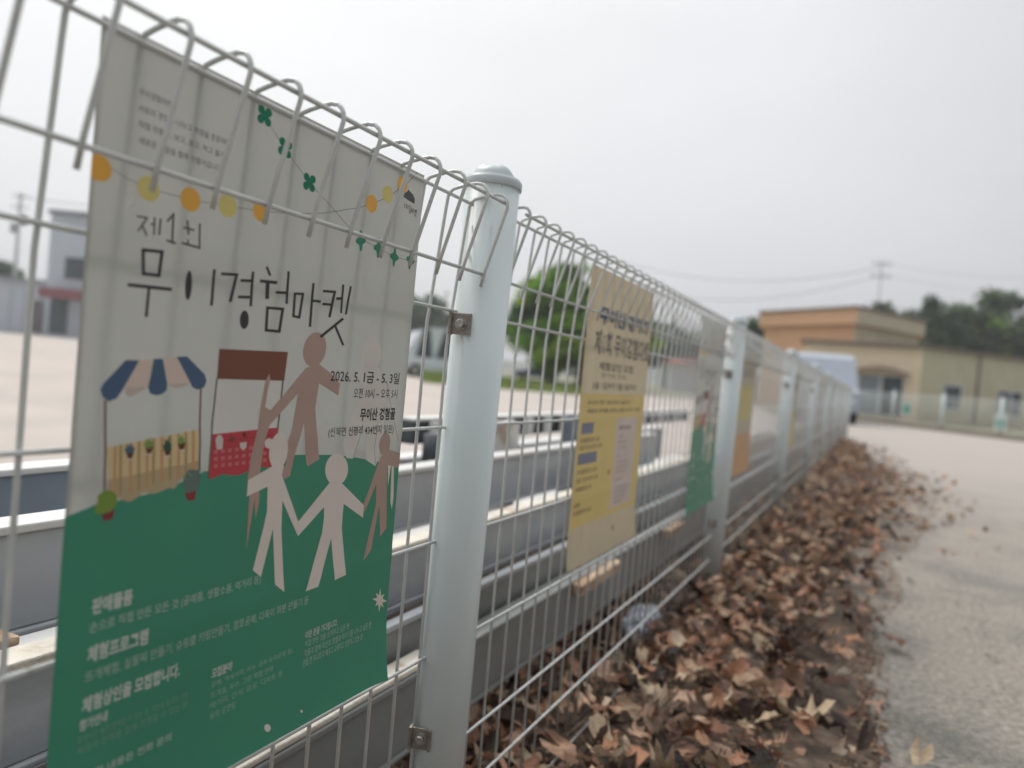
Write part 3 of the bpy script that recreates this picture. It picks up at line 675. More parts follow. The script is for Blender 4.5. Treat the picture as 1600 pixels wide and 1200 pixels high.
# ------------------------------------------------------------------ leaves
LEAFC = [(.54, .40, .30), (.42, .29, .20), (.30, .19, .13), (.62, .50, .38), (.48, .34, .25), (.68, .58, .45), (.22, .14, .10), (.50, .33, .23), (.38, .30, .23), (.58, .45, .35), (.30, .21, .16), (.60, .52, .42)]
def leaf_outline():
    # five lobed plane leaf, returns outline radii by angle
    pts = []
    lob = [(-150, .35), (-118, .72), (-92, .40), (-62, .92), (-35, .48), (-18, .78), (0, 1.12), (18, .78), (35, .48), (62, .92), (92, .40), (118, .72), (150, .35)]
    for a, r_ in lob: pts.append((R(a), r_))
    return pts
OUT = leaf_outline()
def add_leaf(bm, lay, loc, size, rng, c=None, flat=False):
    c = c or rng.choice(LEAFC); k = min(rng.uniform(.85, 1.65), .70/max(c)); g_ = sum(c)/3; k = min(k*1.22, .74/max(c))*(.45 if rng.random() < .2 else 1); c = tuple((x*.74+g_*.26)*k for x in c)
    curl = rng.uniform(.2, .9) if flat else rng.uniform(.5, 2.6); curl2 = rng.uniform(-.7, .7) if flat else rng.uniform(-1.6, 1.6)
    simple = rng.random() < .55
    wx_ = rng.uniform(.35, .8); jag = [rng.uniform(.55, 1.15) for _ in OUT]; torn = rng.random() < .35; tk = rng.randrange(len(OUT)-4)
    if simple: curl *= 1.25
    if torn:
        for q_ in range(4): jag[tk+q_] *= .35
    M = Matrix.Translation(loc) @ Matrix.Rotation(rng.uniform(0, 6.28), 4, 'Z') @ Matrix.Rotation(rng.gauss(0, .12 if flat else .42), 4, 'X') @ Matrix.Rotation(rng.gauss(0, .12 if flat else .40), 4, 'Y')
    if rng.random() < .4 and not flat: M = M @ Matrix.Rotation(math.pi, 4, 'X')
    def bend(x, y):
        z = 0
        a = curl*x; 
        X = math.sin(a)/curl if abs(curl) > .01 else x; z += (1-math.cos(a))/curl
        b = curl2*y; Y = math.sin(b)/curl2 if abs(curl2) > .01 else y; z += (1-math.cos(b))/curl2 if abs(curl2) > .01 else 0
        z += .07*math.sin(x*9+y*5)
        return Vector((X*size, Y*size, z*size))
    rings = []
    cen = bm.verts.new(M @ bend(0, 0)); 
    outs = []
    for k_, (a, r_) in enumerate(OUT):
        rr = (1-.25*(a/3.1)**2)*.85*(.55+.45*jag[k_]) if simple else r_*jag[k_]
        wx = wx_ if simple else 1
        outs.append((math.sin(a)*rr*wx, math.cos(a)*rr))
    inner = [bm.verts.new(M @ bend(x*.5, y*.5)) for x, y in outs]
    outer = [bm.verts.new(M @ bend(x, y)) for x, y in outs]
    fs = []
    n = len(outs)
    for i in range(n-1):
        fs.append(bm.faces.new((cen, inner[i], inner[i+1]))); fs.append(bm.faces.new((inner[i], outer[i], outer[i+1], inner[i+1])))
    for f in fs:
        f.smooth = True
        for lp in f.loops: lp[lay] = (*c, 1)
    if size > .02 and rng.random() < .5:      # stalk
        a = M @ bend(0, 0); b = M @ bend(0, -.5); d = M @ (bend(0, -1.05)+Vector((0, 0, .1*size)))
        nf0 = len(bm.faces); tube(bm, [a, b, d], size*.022, 4)
        bm.faces.ensure_lookup_table()
        for f in bm.faces[nf0:]:
            for lp in f.loops: lp[lay] = (c[0]*.8, c[1]*.7, c[2]*.6, 1)
def edge_x(y):      # outer limit of the drift on the road side
    e = -.115 + .07*noise.noise((0, y*1.7, 5)) + max(0, min(1, (y-2.2)/1.6))*.08
    if y > 4: e += min(1, (y-4)/2)*.30 + .16*max(0, noise.noise((3, y*1.1, 9)))*min(1, (y-4))
    if y > 8: e -= min(1, (y-8)/4)*.62
    return e
rng = random.Random(11)
bm = bmesh.new(); lay = bm.loops.layers.color.new('leafcol')
for i in range(5600):
    u_ = rng.random(); y = .35 + (u_**1.7)*12.6
    xe = edge_x(y); f_ = rng.random()**.85
    x = -.86 + (xe+.86)*f_ + (rng.random()**6)*(.25 if y < 4 else .55)
    mound = .07*math.exp(-((x+.36)/.22)**2)
    s_ = rng.uniform(.022, .040) + .030*rng.random()**2
    add_leaf(bm, lay, Vector((x, y, .022 + rng.random()*(mound+.02) + s_*.25)), s_, rng)
for i in range(13000):    # crumbs and broken bits
    y = .5 + (rng.random()**1.6)*7; x = -.7 + (edge_x(y)+.2+.7)*rng.random()**.6
    s_ = rng.uniform(.003, .009); z = .02 + (.035*math.exp(-((x+.36)/.25)**2))*rng.random() if x < -.12 else .004
    c = rng.choice(LEAFC); a = rng.uniform(0, 6.28)
    v = [bm.verts.new((x+s_*math.cos(a+q)*rng.uniform(.6, 1.2), y+s_*math.sin(a+q)*rng.uniform(.6, 1.2), z+rng.uniform(0, .006))) for q in (0, 1.6, 3.1, 4.7)]
    f = bm.faces.new(v)
    for lp in f.loops: lp[lay] = (*c, 1)
tag(link('leaf_litter', bm, leaf_m), 'thick drift of curled brown dead leaves along the fence foot', 'fallen leaves', kind='stuff')
# twigs lying in the drift
twig_m = mat('twig', (.20, .14, .10), .85, .3, 60)
bm = bmesh.new()
for i in range(150):
    y = .8 + rng.random()**1.4*6; x = rng.uniform(-.68, edge_x(y)+.06); a = rng.uniform(0, 3.14); L_ = rng.uniform(.03, .12); z = .03+.05*math.exp(-((x+.36)/.22)**2)
    if x > -.15: z = .012
    d = Vector((math.cos(a), math.sin(a), rng.uniform(-.1, .15)))*L_; p_ = Vector((x, y, z))
    tube(bm, [p_-d*.5, p_+Vector((rng.uniform(-.006, .006), rng.uniform(-.006, .006), .002)), p_+d*.5], rng.uniform(.0009, .0019), 5)
tag(link('twigs', bm, twig_m), 'thin broken twigs mixed into the leaf drift', 'twigs', kind='stuff')
# single leaves lying apart on the road
spots = [(1555, 1035, .03, 'pale yellowish leaf lying alone at the right on the road'), (1380, 1142, .024, 'small whitish leaf on the road near the bottom of the drift'), (1425, 912, .03, 'pale leaf by the drift at the foot of the dark damp stain'), (1497, 908, .028, 'cream leaf further out on the road beyond the damp stain'),
         (1322, 997, .034, 'white dry leaf at the edge of the drift'), (1480, 822, .04, 'dull leaf lying on the road past the middle of the drift'), (1560, 860, .035, 'brown leaf far right on the road')]
for x, y, s_, lb in spots:
    g = G(x, y); bm = bmesh.new(); lay = bm.loops.layers.color.new('leafcol')
    add_leaf(bm, lay, Vector((0, 0, .007)), s_, rng, (.60, .53, .42) if 'brown' not in lb and 'dull' not in lb else (.36, .27, .2), flat=True)
    o = link('fallen_leaf', bm, leaf_m); o.location = (g.x, g.y, .004); tag(o, lb, 'leaf', 'leaves lying apart on the road')
# pebbles / grit on the road
grit_m = mat('grit', (.42, .38, .33), .9, .3, 40)
bm = bmesh.new()
for i in range(2600):
    y = .7 + rng.random()**1.4*5; x = edge_x(y) + rng.random()*1.3; s_ = rng.uniform(.0012, .0035)
    r_ = bmesh.ops.create_cone(bm, segments=5, radius1=s_, radius2=s_*.5, depth=s_*1.1, cap_ends=True)
    for v in r_['verts']: v.co += Vector((x, y, .001+s_*.4))
tag(link('road_grit', bm, grit_m), 'fine loose grit scattered over the road', 'grit', kind='stuff')

# ------------------------------------------------------------------ trees
def tree(name, label, base, h, crown, cols, n, leaf, seed, group=None, trunk_r=.15):
    """crown: list of (dx,dy,z,rx,rz) blobs around base"""
    rg = random.Random(seed); root = empty(name, base); tag(root, label, 'tree', group)
    bm = bmesh.new(); top = h*.75
    tube(bm, [Vector(base)+Vector((0, 0, -.1)), Vector(base)+Vector((.05*h*.3, 0, h*.3)), Vector(base)+Vector((0, .03*h, top))], [trunk_r*1.3, trunk_r, trunk_r*.35], 8)
    for (dx, dy, z, rx, rz) in crown:
        tube(bm, [Vector(base)+Vector((0, 0, z*.45)), Vector(base)+Vector((dx*.5, dy*.5, z*.75)), Vector(base)+Vector((dx, dy, z))], [trunk_r*.5, trunk_r*.3, trunk_r*.1], 6)
    link('trunk', bm, trunk_m, root)
    bm = bmesh.new(); lay = bm.loops.layers.color.new('leafcol')
    tot = sum(c[3]**2*c[4] for c in crown)
    for (dx, dy, z, rx, rz) in crown:
        m_ = int(1.5*n*rx*rx*rz/tot); bc = rg.choice(cols)
        subs = [(Vector((rg.gauss(0, 1), rg.gauss(0, 1), rg.gauss(0, 1))).normalized()*rg.uniform(.45, 1.0), rg.choice(cols) if rg.random() < .5 else bc) for _ in range(14)]
        for i in range(m_):
            sv, c = rg.choice(subs); q = sv + Vector((rg.gauss(0, .19), rg.gauss(0, .19), rg.gauss(0, .19)))
            pos = Vector(base) + Vector((dx+q.x*rx, dy+q.y*rx, z+q.z*rz))
            a = Vector((rg.gauss(0, 1), rg.gauss(0, 1), rg.gauss(0, 1))).normalized(); b = a.orthogonal().normalized(); s_ = leaf*1.45*rg.uniform(.6, 1.3)
            vs = [bm.verts.new(pos+a*s_), bm.verts.new(pos+b*s_*.55), bm.verts.new(pos-a*s_), bm.verts.new(pos-b*s_*.55)]
            f = bm.faces.new(vs); k = rg.uniform(.75, 1.3)
            for lp in f.loops: lp[lay] = (c[0]*k, c[1]*k, c[2]*k, 1)
    link('crown', bm, tree_m, root)
    return root
def gp(x, z, dz=0):     # ground point at pixel column x and depth z
    q = P(x, 620, z); return Vector((q.x, q.y, dz))
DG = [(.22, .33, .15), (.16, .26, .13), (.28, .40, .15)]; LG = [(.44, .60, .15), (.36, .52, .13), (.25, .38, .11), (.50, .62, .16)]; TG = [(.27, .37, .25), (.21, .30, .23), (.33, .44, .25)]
m_px = 45/FPX
tree('broadleaf_tree', 'big bright green tree across the lot behind the second panel', gp(860, 45), 7.5, [(0, 0, 5.2, 2.2, 1.9), (-2.1, .8, 4.7, 1.4, 1.3), (2.1, 0, 5.3, 1.7, 1.4), (0, -.6, 3.2, 2.5, 1.2), (.6, 0, 7.0, 1.3, .8), (-3.1, 0, 3.5, 1.1, .8), (3.6, 0, 4.4, 1.3, 1.3), (-1.3, 0, 6.3, .9, .7), (4.8, 0, 3.4, 1.6, 1.3)], LG+DG[:1], 7500, .16, 1)
tree('broadleaf_tree', 'dark tree behind the big bright green one', gp(905, 52), 7, [(0, 0, 3.4, 3.2, 2.4), (2.2, 0, 4.8, 2.0, 2.0), (-2.6, 0, 3.0, 2.3, 2.0)], DG, 6000, .18, 2)
tree('shrub', 'low lime green shrub in front of the big tree', gp(900, 40), 3, [(0, 0, 2.3, 1.7, .6), (-1.8, 0, 1.5, 1.2, .6)], [(.42, .52, .07), (.36, .46, .06)], 2200, .12, 3)
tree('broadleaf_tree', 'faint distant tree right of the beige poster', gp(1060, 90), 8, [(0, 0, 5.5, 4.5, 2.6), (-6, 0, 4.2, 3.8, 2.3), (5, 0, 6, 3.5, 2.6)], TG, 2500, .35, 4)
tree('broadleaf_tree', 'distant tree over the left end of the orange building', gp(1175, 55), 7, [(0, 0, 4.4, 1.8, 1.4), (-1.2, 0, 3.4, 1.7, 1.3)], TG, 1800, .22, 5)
tree('broadleaf_tree', 'rounded tree top left above the flat upper roof', gp(1355, 75), 10, [(0, 0, 9.3, 2.3, 1.6), (-2.4, 0, 8.4, 2.0, 1.4)], DG, 2600, .2, 6)
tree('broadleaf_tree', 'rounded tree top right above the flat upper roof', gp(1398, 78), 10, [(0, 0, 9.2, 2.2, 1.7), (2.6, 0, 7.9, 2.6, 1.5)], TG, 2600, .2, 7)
tree('broadleaf_tree', 'tall dark slim tree beside the upper storey', gp(1450, 62), 10, [(0, 0, 8.4, 1.5, 1.9), (.3, 0, 6.2, 1.9, 2.2)], DG[1:2]+TG, 2500, .18, 8)
tree('broadleaf_tree', 'wide tree with a yellow green patch behind the low building', gp(1500, 66), 10, [(0, 0, 8.9, 2.3, 1.4), (-2.4, 0, 7.6, 2.2, 1.7), (2.4, 0, 7.2, 2.6, 2.0), (0, 0, 6.4, 3.0, 1.6)], [(.46, .58, .18), (.22, .30, .15), (.18, .26, .15)], 4500, .2, 9)
tree('broadleaf_tree', 'tallest dark tree at the right behind the low building', gp(1545, 72), 12, [(0, 0, 10.9, 3.1, 2.0), (3.4, 0, 8.6, 3.0, 2.2), (-2.0, 0, 8.4, 2.6, 1.9), (1.0, 0, 6.0, 4.0, 2.6)], DG+TG, 6000, .2, 10)
tree('broadleaf_tree', 'dark tree at the far right edge of the picture', gp(1625, 70), 10, [(0, 0, 7.8, 3.2, 2.4), (-1.5, 0, 5.0, 3.2, 2.6)], TG+DG, 4000, .2, 11)
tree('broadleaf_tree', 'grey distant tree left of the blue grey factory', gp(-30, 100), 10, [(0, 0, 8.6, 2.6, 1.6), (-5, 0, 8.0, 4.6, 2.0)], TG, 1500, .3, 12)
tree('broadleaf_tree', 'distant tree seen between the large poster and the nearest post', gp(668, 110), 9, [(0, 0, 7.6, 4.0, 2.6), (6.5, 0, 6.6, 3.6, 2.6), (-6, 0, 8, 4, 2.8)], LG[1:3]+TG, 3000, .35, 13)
# grass strip under the trees across the lot
gm = mat('grass', (.26, .32, .10), .9, .3, 2)
gA, gB, gC, gD = G(660, 598), G(960, 622), P(960, 606, 62), P(650, 582, 62); gC.z = gD.z = 0
bm = bmesh.new(); rg = random.Random(3)
for i in range(9000):
    a_, b_ = rg.random(), rg.random(); q = (gA.lerp(gB, a_)).lerp(gD.lerp(gC, a_), b_); h_ = rg.uniform(.06, .22); ang = rg.uniform(0, 3.14)
    d = Vector((math.cos(ang), math.sin(ang), 0))*.06
    bm.faces.new([bm.verts.new(q-d), bm.verts.new(q+d), bm.verts.new(q+Vector((rg.uniform(-.05, .05), rg.uniform(-.05, .05), h_)))])
bm.faces.new([bm.verts.new((v.x, v.y, .004)) for v in (gA, gB, gC, gD)])
tag(link('grass', bm, gm), 'strip of yellow green grass at the far side of the lot', 'grass', kind='stuff')
# low distant hills
bm = bmesh.new()
prev = None
for k in range(81):
    a = R(-75 + 150*k/80); d = 620; q = Vector((math.sin(a)*d, math.cos(a)*d, 0)); q = Matrix.Rotation(PHI, 3, 'Z') @ q
    hh = 14 + 16*noise.noise((k*.11, 0, 0)) + 7*noise.noise((k*.4, 3, 0)); hh = max(3, hh)
    q2 = q*1.25
    cur = (bm.verts.new((q.x, q.y, -1)), bm.verts.new((q.x*1.06, q.y*1.06, hh)), bm.verts.new((q2.x, q2.y, -1)))
    if prev:
        bm.faces.new((prev[0], cur[0], cur[1], prev[1])); bm.faces.new((prev[1], cur[1], cur[2], prev[2]))
    prev = cur
bmesh.ops.recalc_face_normals(bm, faces=bm.faces)
tag(link('hills', bm, mat('hill_forest', (.09, .12, .07), .95, .2, .02)), kind='structure')

# ------------------------------------------------------------------ buildings at the right
wallL = mat('wall_peach', (.80, .68, .50), .85, .08, 1.2, .1, 30); wallO = mat('wall_orange', (.66, .40, .24), .85, .05, 1, .1, 30)
wallR = mat('wall_olive', (.58, .54, .40), .85, .09, 1, .1, 30); roof_d = mat('roof_edge', (.20, .16, .13), .7, .1, 2)
glass = mat('window_glass', (.05, .07, .09), .12, .1, 2); frame_w = mat('window_frame', (.62, .66, .70), .5, .05, 5)
def C2(X, z): q = Rt*X + Fw*z; return (q.x, q.y)
def offset_in(a, b, d):  # outward offset towards camera side
    a, b = Vector(a), Vector(b); n_ = Vector(((b-a).y, -(b-a).x)).normalized()
    if n_.dot(-((a+b)/2)) < 0: n_ = -n_
    return n_*d
def wall_quad(bm, a, b, z0, z1, out_=.0, th=.06, mi=0):
    a, b = Vector(a[:2]), Vector(b[:2]); n_ = offset_in(a, b, 1)
    foot = [a+n_*out_, b+n_*out_, b+n_*(out_+th), a+n_*(out_+th)]
    prism(bm, foot, z0, z1, mi)
def lerp2(a, b, f_): return (a[0]+(b[0]-a[0])*f_, a[1]+(b[1]-a[1])*f_)
lo_L, lo_C, lo_R = C2(15.0, 37.0), C2(19.45, 34.0), C2(31.5, 38.6)
back = Vector(lo_C).normalized()*9
LH = 2.72+CH
bl = empty('low_building', (*lo_C, 0)); tag(bl, 'long low cream and olive building with a dark flat roof edge', 'building')
bm = bmesh.new()
foot = [lo_L, lo_C, lo_R, tuple(Vector(lo_R)+back), tuple(Vector(lo_L)+back)]
prism(bm, foot, -.1, LH); 
for f in bm.faces:
    c_ = f.calc_center_median()
    a_, b_ = Vector(lo_C), Vector(lo_R); mid = (a_+b_)/2
    if (Vector((c_.x, c_.y))-mid).length < .5: f.material_index = 1
link('wall', bm, [wallL, wallR], bl)
bm = bmesh.new()
cen = sum((Vector(p_) for p_ in foot), Vector((0, 0)))/5
prism(bm, [tuple(cen+(Vector(p_)-cen)*1.03) for p_ in foot], LH+.002, LH+.2); link('roof', bm, roof_d, bl)
glass2 = mat('door_glass', (.26, .31, .37), .2, .15, 3)
def opening(bl, a, b, f0, f1, z0, z1, name='window'):
    p0, p1 = lerp2(a, b, f0), lerp2(a, b, f1)
    bm = bmesh.new(); wall_quad(bm, p0, p1, z0, z1, .02, .03); o = link(name, bm, frame_w, bl)
    n = max(1, int((Vector(p1)-Vector(p0)).length/.9))
    for i in range(n):
        q0, q1 = lerp2(p0, p1, (i+.08)/n), lerp2(p0, p1, (i+.92)/n)
        bm = bmesh.new(); wall_quad(bm, q0, q1, z0+.07, z1-.07, .052, .01); link('pane', bm, glass2 if (name == 'door' and i != 1) else glass, o)
opening(bl, lo_L, lo_C, .50, .88, .1, 2.1, 'door')
opening(bl, lo_C, lo_R, .12, .22, .7, 1.9); opening(bl, lo_C, lo_R, .42, .56, .6, 1.9)
for f0 in (.30, .68):
    a_ = lerp2(lo_C, lo_R, f0); bm = bmesh.new(); n_ = offset_in(lo_C, lo_R, .06); tube(bm, [(a_[0]+n_.x, a_[1]+n_.y, .1), (a_[0]+n_.x, a_[1]+n_.y, LH)], .05, 8); link('downpipe', bm, roof_d, bl)
bm = bmesh.new()
a_, b_ = Vector(lerp2(lo_L, lo_C, .42)), Vector(lerp2(lo_L, lo_C, .92)); n_ = offset_in(lo_L, lo_C, 1)
pts = []
prev = None
for k in range(9):
    t_ = k/8; hh = 2.25+.35*math.sin(math.pi*t_*.5+1.2*0)*(1 if t_ < .5 else 1) if 0 else 2.25 + .30*math.sin(math.pi*t_)
    m_ = a_.lerp(b_, t_); cur = (bm.verts.new((m_.x, m_.y, hh)), bm.verts.new((m_.x+n_.x*.9, m_.y+n_.y*.9, hh-.12)))
    cur2 = (bm.verts.new((m_.x, m_.y, hh-.06)), bm.verts.new((m_.x+n_.x*.9, m_.y+n_.y*.9, hh-.18)))
    if prev:
        bm.faces.new((prev[0], cur[0], cur[1], prev[1])); bm.faces.new((prev[2], cur2[0], cur2[1], prev[3])); bm.faces.new((prev[1], cur[1], cur2[1], prev[3]))
    prev = (cur[0], cur[1], cur2[0], cur2[1])
link('canopy', bm, mat('canopy', (.22, .15, .12), .5, .1, 3), bl)
# upper block behind
up_L, up_C, up_R = C2(16.0, 47.2), C2(19.1, 40.2), C2(25.4, 44.4)
bu = empty('tall_building', (*up_C, 0)); tag(bu, 'taller orange and olive block with a deep flat roof fascia behind the low building', 'building')
bk = Vector(up_C).normalized()*8
foot = [up_L, up_C, up_R, tuple(Vector(up_R)+bk*.6), tuple(Vector(up_L)+bk*.6)]
cen = sum((Vector(p_) for p_ in foot), Vector((0, 0)))/5
def two_tone(bm, foot, ref):
    for f in bm.faces:
        c_ = f.calc_center_median(); mid = (Vector(foot[1])+Vector(foot[2]))/2
        if (Vector((c_.x, c_.y))-mid).length < .6: f.material_index = 1
UH = 5.3+CH
ins = [tuple(cen+(Vector(p_)-cen)*.93) for p_ in foot]
bm = bmesh.new(); prism(bm, ins, -.1, UH-1.0); two_tone(bm, ins, 0); link('wall', bm, [wallO, wallR], bu)
bm = bmesh.new(); prism(bm, foot, UH-.98, UH-.12); two_tone(bm, foot, 0); link('fascia', bm, [wallO, wallR], bu)
bm = bmesh.new(); prism(bm, [tuple(cen+(Vector(p_)-cen)*1.02) for p_ in foot], UH-.118, UH+.04); link('roof', bm, roof_d, bu)
# utility poles
def upole(label, x, ytop, z, arms=2, r=.10):
    b = gp(x, z); top = P(x, ytop, z).z; root = empty('utility_pole', b); tag(root, label, 'utility pole')
    bm = bmesh.new(); tube(bm, [b+Vector((0, 0, -.2)), b+Vector((0, 0, top))], [r*1.2, r*.8], 10); link('pole', bm, mat('pole_concrete', (.50, .50, .50), .8, .08, 3), root)
    for k in range(arms):
        zz = top-.5-k*1.3; bm = bmesh.new(); d = Rt*1.0; tube(bm, [b-d+Vector((0, 0, zz)), b+d+Vector((0, 0, zz))], .05, 6)
        for q in (-.9, -.3, .3, .9): tube(bm, [b+Rt*q+Vector((0, 0, zz)), b+Rt*q+Vector((0, 0, zz+.3))], .05, 6)
        link('crossarm', bm, roof_d, root)
    return b, top
pb, pt = upole('grey utility pole rising behind the flat roofed upper storey', 1358, 405, 75, 2)
qb, qt = upole('faint utility pole at the far left beyond the factory', 8, 300, 85, 2, .22)
bm = bmesh.new()
tz = qt-3.2; tube(bm, [qb+Rt*.6+Vector((0, 0, tz-.6)), qb+Rt*.6+Vector((0, 0, tz+.6))], .32, 10)
link('transformer', bm, mat('transformer', (.3, .31, .33), .6, .1, 2), bpy.data.objects['utility_pole.001']); bm = bmesh.new()
tube(bm, [qb-Rt*.6+Vector((0, 0, tz-1.6)), qb-Rt*.6+Vector((0, 0, tz-.4))], .32, 10)
o = link('transformer', bm, mat('transformer', (.3, .31, .33), .6, .1, 2), bpy.data.objects['utility_pole.001'])
def cable(label, a, b, sag, r=.035):
    bm = bmesh.new(); pts = []
    for k in range(25):
        t_ = k/24; q = a.lerp(b, t_); q.z -= sag*4*t_*(1-t_); pts.append(q)
    tube(bm, pts, r, 5); tag(link('power_cable', bm, roof_d), label, 'cable')
ptop = pb+Vector((0, 0, pt-.2))
cable('upper power cable running right from the pole over the roof', ptop, P(1700, 430, 60), .8, .014)
cable('lower power cable running right from the pole over the roof', ptop-Vector((0, 0, 1.3)), P(1700, 452, 60), .8, .014)
cable('power cable dipping left from the pole towards the fence', ptop-Vector((0, 0, .6)), P(930, 395, 95), 2.5, .03)
cable('second power cable dipping left from the pole', ptop-Vector((0, 0, 1.4)), P(930, 430, 95), 3.0, .03)
cable('power cable running right from the faint pole at the far left', qb+Vector((0, 0, qt-.5)), P(330, 330, 95), .5, .05)

# ------------------------------------------------------------------ boundary fence at the right with kerb
fA, fB = Vector((-2.2, 30.7)), Vector((10.5, 17.05))
dirv = (fB-fA).normalized(); Lf = (fB-fA).length
bf = empty('boundary_fence', (fA.x, fA.y, 0)); tag(bf, 'white mesh fence on a low kerb across the road in front of the buildings', 'fence')
fw = mat('fence_white', (.62, .66, .62), .5, .05, 3)
nsec = int(Lf/2.0)
for k in range(nsec+1):
    q = fA+dirv*2.0*k; bm = bmesh.new(); tube(bm, [(q.x, q.y, 0), (q.x, q.y, 1.18)], .055, 10); tube(bm, [(q.x, q.y, 1.18), (q.x, q.y, 1.22)], [.065, .03], 10); link('post', bm, post_m, bf)
    if k < nsec:
        bm = bmesh.new()
        for i in range(1, 39):
            s_ = q+dirv*(.05*i+.02); tube(bm, [(s_.x, s_.y, .17), (s_.x, s_.y, 1.12)], .0042, 4)
        for z in (.2, .34, .48, .62, .76, .90, 1.04, 1.12):
            e_ = q+dirv*2.0; tube(bm, [(q.x, q.y, z), (e_.x, e_.y, z)], .0045, 4)
        link('mesh_panel', bm, fw, bf)
bm = bmesh.new(); nn = Vector((dirv.y, -dirv.x)); prism(bm, [tuple(fA+nn*.12), tuple(fB+nn*.12), tuple(fB-nn*.12), tuple(fA-nn*.12)], -.05, .14)
tag(link('kerb', bm, mat('kerb_concrete', (.24, .215, .17), .9, .15, 3)), kind='structure')
def sign(label, x, y):
    # round green sign on the boundary fence
    u, v = uv(x, y); best = None
    for k in range(400):
        q = fA+dirv*Lf*k/400; X = q.dot(Vector((cp, sp))); z = q.dot(Vector((-sp, cp)))
        e = abs(X/z-u/FPX)
        if best is None or e < best[0]: best = (e, q, z)
    q = best[1]; zz = CH - v*best[2]/FPX; n_ = -nn if nn.dot(q) > 0 else nn
    c = Vector((q.x+n_.x*.03, q.y+n_.y*.03, zz))
    root = empty('sign', c); tag(root, label, 'sign')
    nv = Vector((n_.x, n_.y, 0)); a_ = Vector((dirv.x, dirv.y, 0))
    bm = bmesh.new(); 
    base = Matrix((a_, Up, nv)).transposed().to_4x4(); base.translation = c
    box(bm, -.2, .2, -.24, .24, 0, .012, mat=base, bev=.004); link('board', bm, mat('sign_white', (.50, .54, .51), .5, .04, 4), root)
    bm = bmesh.new(); tube(bm, [base @ Vector((0, -.03, .0125)), base @ Vector((0, -.03, .016))], .15, 24); link('round_mark', bm, mat('sign_green', (.10, .34, .27), .5, .05, 4), root)
sign('white board with a round green mark left on the boundary fence', 1418, 638)
sign('white board with a round green mark right on the boundary fence', 1566, 660)

# ------------------------------------------------------------------ vehicles
def car(name, label, loc, yaw, col_, L_=4.3, W=1.75, Hh=1.45, van=False):
    root = empty(name, loc); tag(root, label, 'van' if van else 'car')
    T_ = Matrix.Translation(loc) @ Matrix.Rotation(yaw, 4, 'Z')
    if van: prof = [(-L_/2, .35), (-L_/2, .95), (-L_/2+.25, 1.05), (-L_/2+.9, Hh*.93), (-L_/2+1.5, Hh), (L_/2-.25, Hh), (L_/2, Hh*.9), (L_/2, .35)]
    else: prof = [(-L_/2, .35), (-L_/2+.05, .72), (-L_/2+1.0, .88), (-L_/2+1.65, Hh*.97), (-L_/2+2.2, Hh), (L_/2-1.0, Hh*.97), (L_/2-.2, .95), (L_/2, .8), (L_/2, .35)]
    def slab(name_, pr, w0, m, top_in=.12):
        bm = bmesh.new(); A_, B_ = [], []
        for x, z in pr:
            ww = w0 - (top_in if z > 1.0 else 0)
            A_.append(bm.verts.new(T_ @ Vector((x, -ww/2, z)))); B_.append(bm.verts.new(T_ @ Vector((x, ww/2, z))))
        n = len(pr)
        for i in range(n): bm.faces.new((A_[i], A_[(i+1) % n], B_[(i+1) % n], B_[i]))
        bm.faces.new(A_); bm.faces.new(B_[::-1]); bmesh.ops.recalc_face_normals(bm, faces=bm.faces)
        bmesh.ops.bevel(bm, geom=bm.edges[:], offset=.04, segments=2, affect='EDGES')
        return link(name_, bm, m, root)
    slab('body', prof, W, mat('car_paint', col_, .25, .03, 2, spec=.6))
    z0, z1 = (1.0, Hh-.12)
    gx = [(-L_/2+1.15, L_/2-.55)] if not van else [(-L_/2+.75, -L_/2+1.6), (-L_/2+1.75, L_/2-.4)]
    for a_, b_ in gx:
        for s_ in (-1, 1):
            bm = bmesh.new(); vs = [bm.verts.new(T_ @ Vector((x, s_*(W/2-(.055 if z == z0 else .05)+.0), z))) for x, z in ((a_, z0), (b_, z0), (b_-.2, z1), (a_+.35, z1))]
            f = bm.faces.new(vs); r_ = bmesh.ops.extrude_face_region(bm, geom=[f]); bmesh.ops.translate(bm, verts=[v for v in r_['geom'] if isinstance(v, bmesh.types.BMVert)], vec=T_.to_3x3() @ Vector((0, s_*.012, 0)))
            link('side_window', bm, glass, root)
    tyre = mat('tyre', (.02, .02, .02), .8, .1, 5); rim = mat('rim', (.4, .4, .42), .3, .1, 5, metal=.8)
    for sx in (-L_/2+.8, L_/2-.8):
        for s_ in (-1, 1):
            bm = bmesh.new(); tube(bm, [T_ @ Vector((sx, s_*(W/2-.2), .33)), T_ @ Vector((sx, s_*(W/2+.01), .33))], .33, 24); wo = link('wheel', bm, tyre, root)
            bm = bmesh.new(); tube(bm, [T_ @ Vector((sx, s_*(W/2+.011), .33)), T_ @ Vector((sx, s_*(W/2+.02), .33))], .2, 16); link('rim', bm, rim, wo)
    for s_ in (-.6, .6):
        bm = bmesh.new(); box(bm, -L_/2-.02, -L_/2+.05, s_-.15, s_+.15, .62, .75, mat=T_, bev=.01); link('headlight', bm, frame_w, root)
    return root
g = gp(694, 36); car('van', 'pale bluish white van parked across the lot between poster and nearest post', g, PHI+R(15), (.60, .66, .72), 5.0, 1.9, 2.5, True)
g = gp(833, 58); car('parked_car', 'small dark blue car parked under the big green tree', g, PHI+R(5), (.04, .07, .20), 3.6, 1.6, 1.45)
g = gp(1276, 23.5); car('van', 'pale blue grey van parked beyond the far end of the mesh fence', Vector((g.x, g.y, 0)), math.atan2((Fw+Rt*.42).y, (Fw+Rt*.42).x)+R(9), (.36, .41, .48), 4.4, 1.8, 2.15, True)

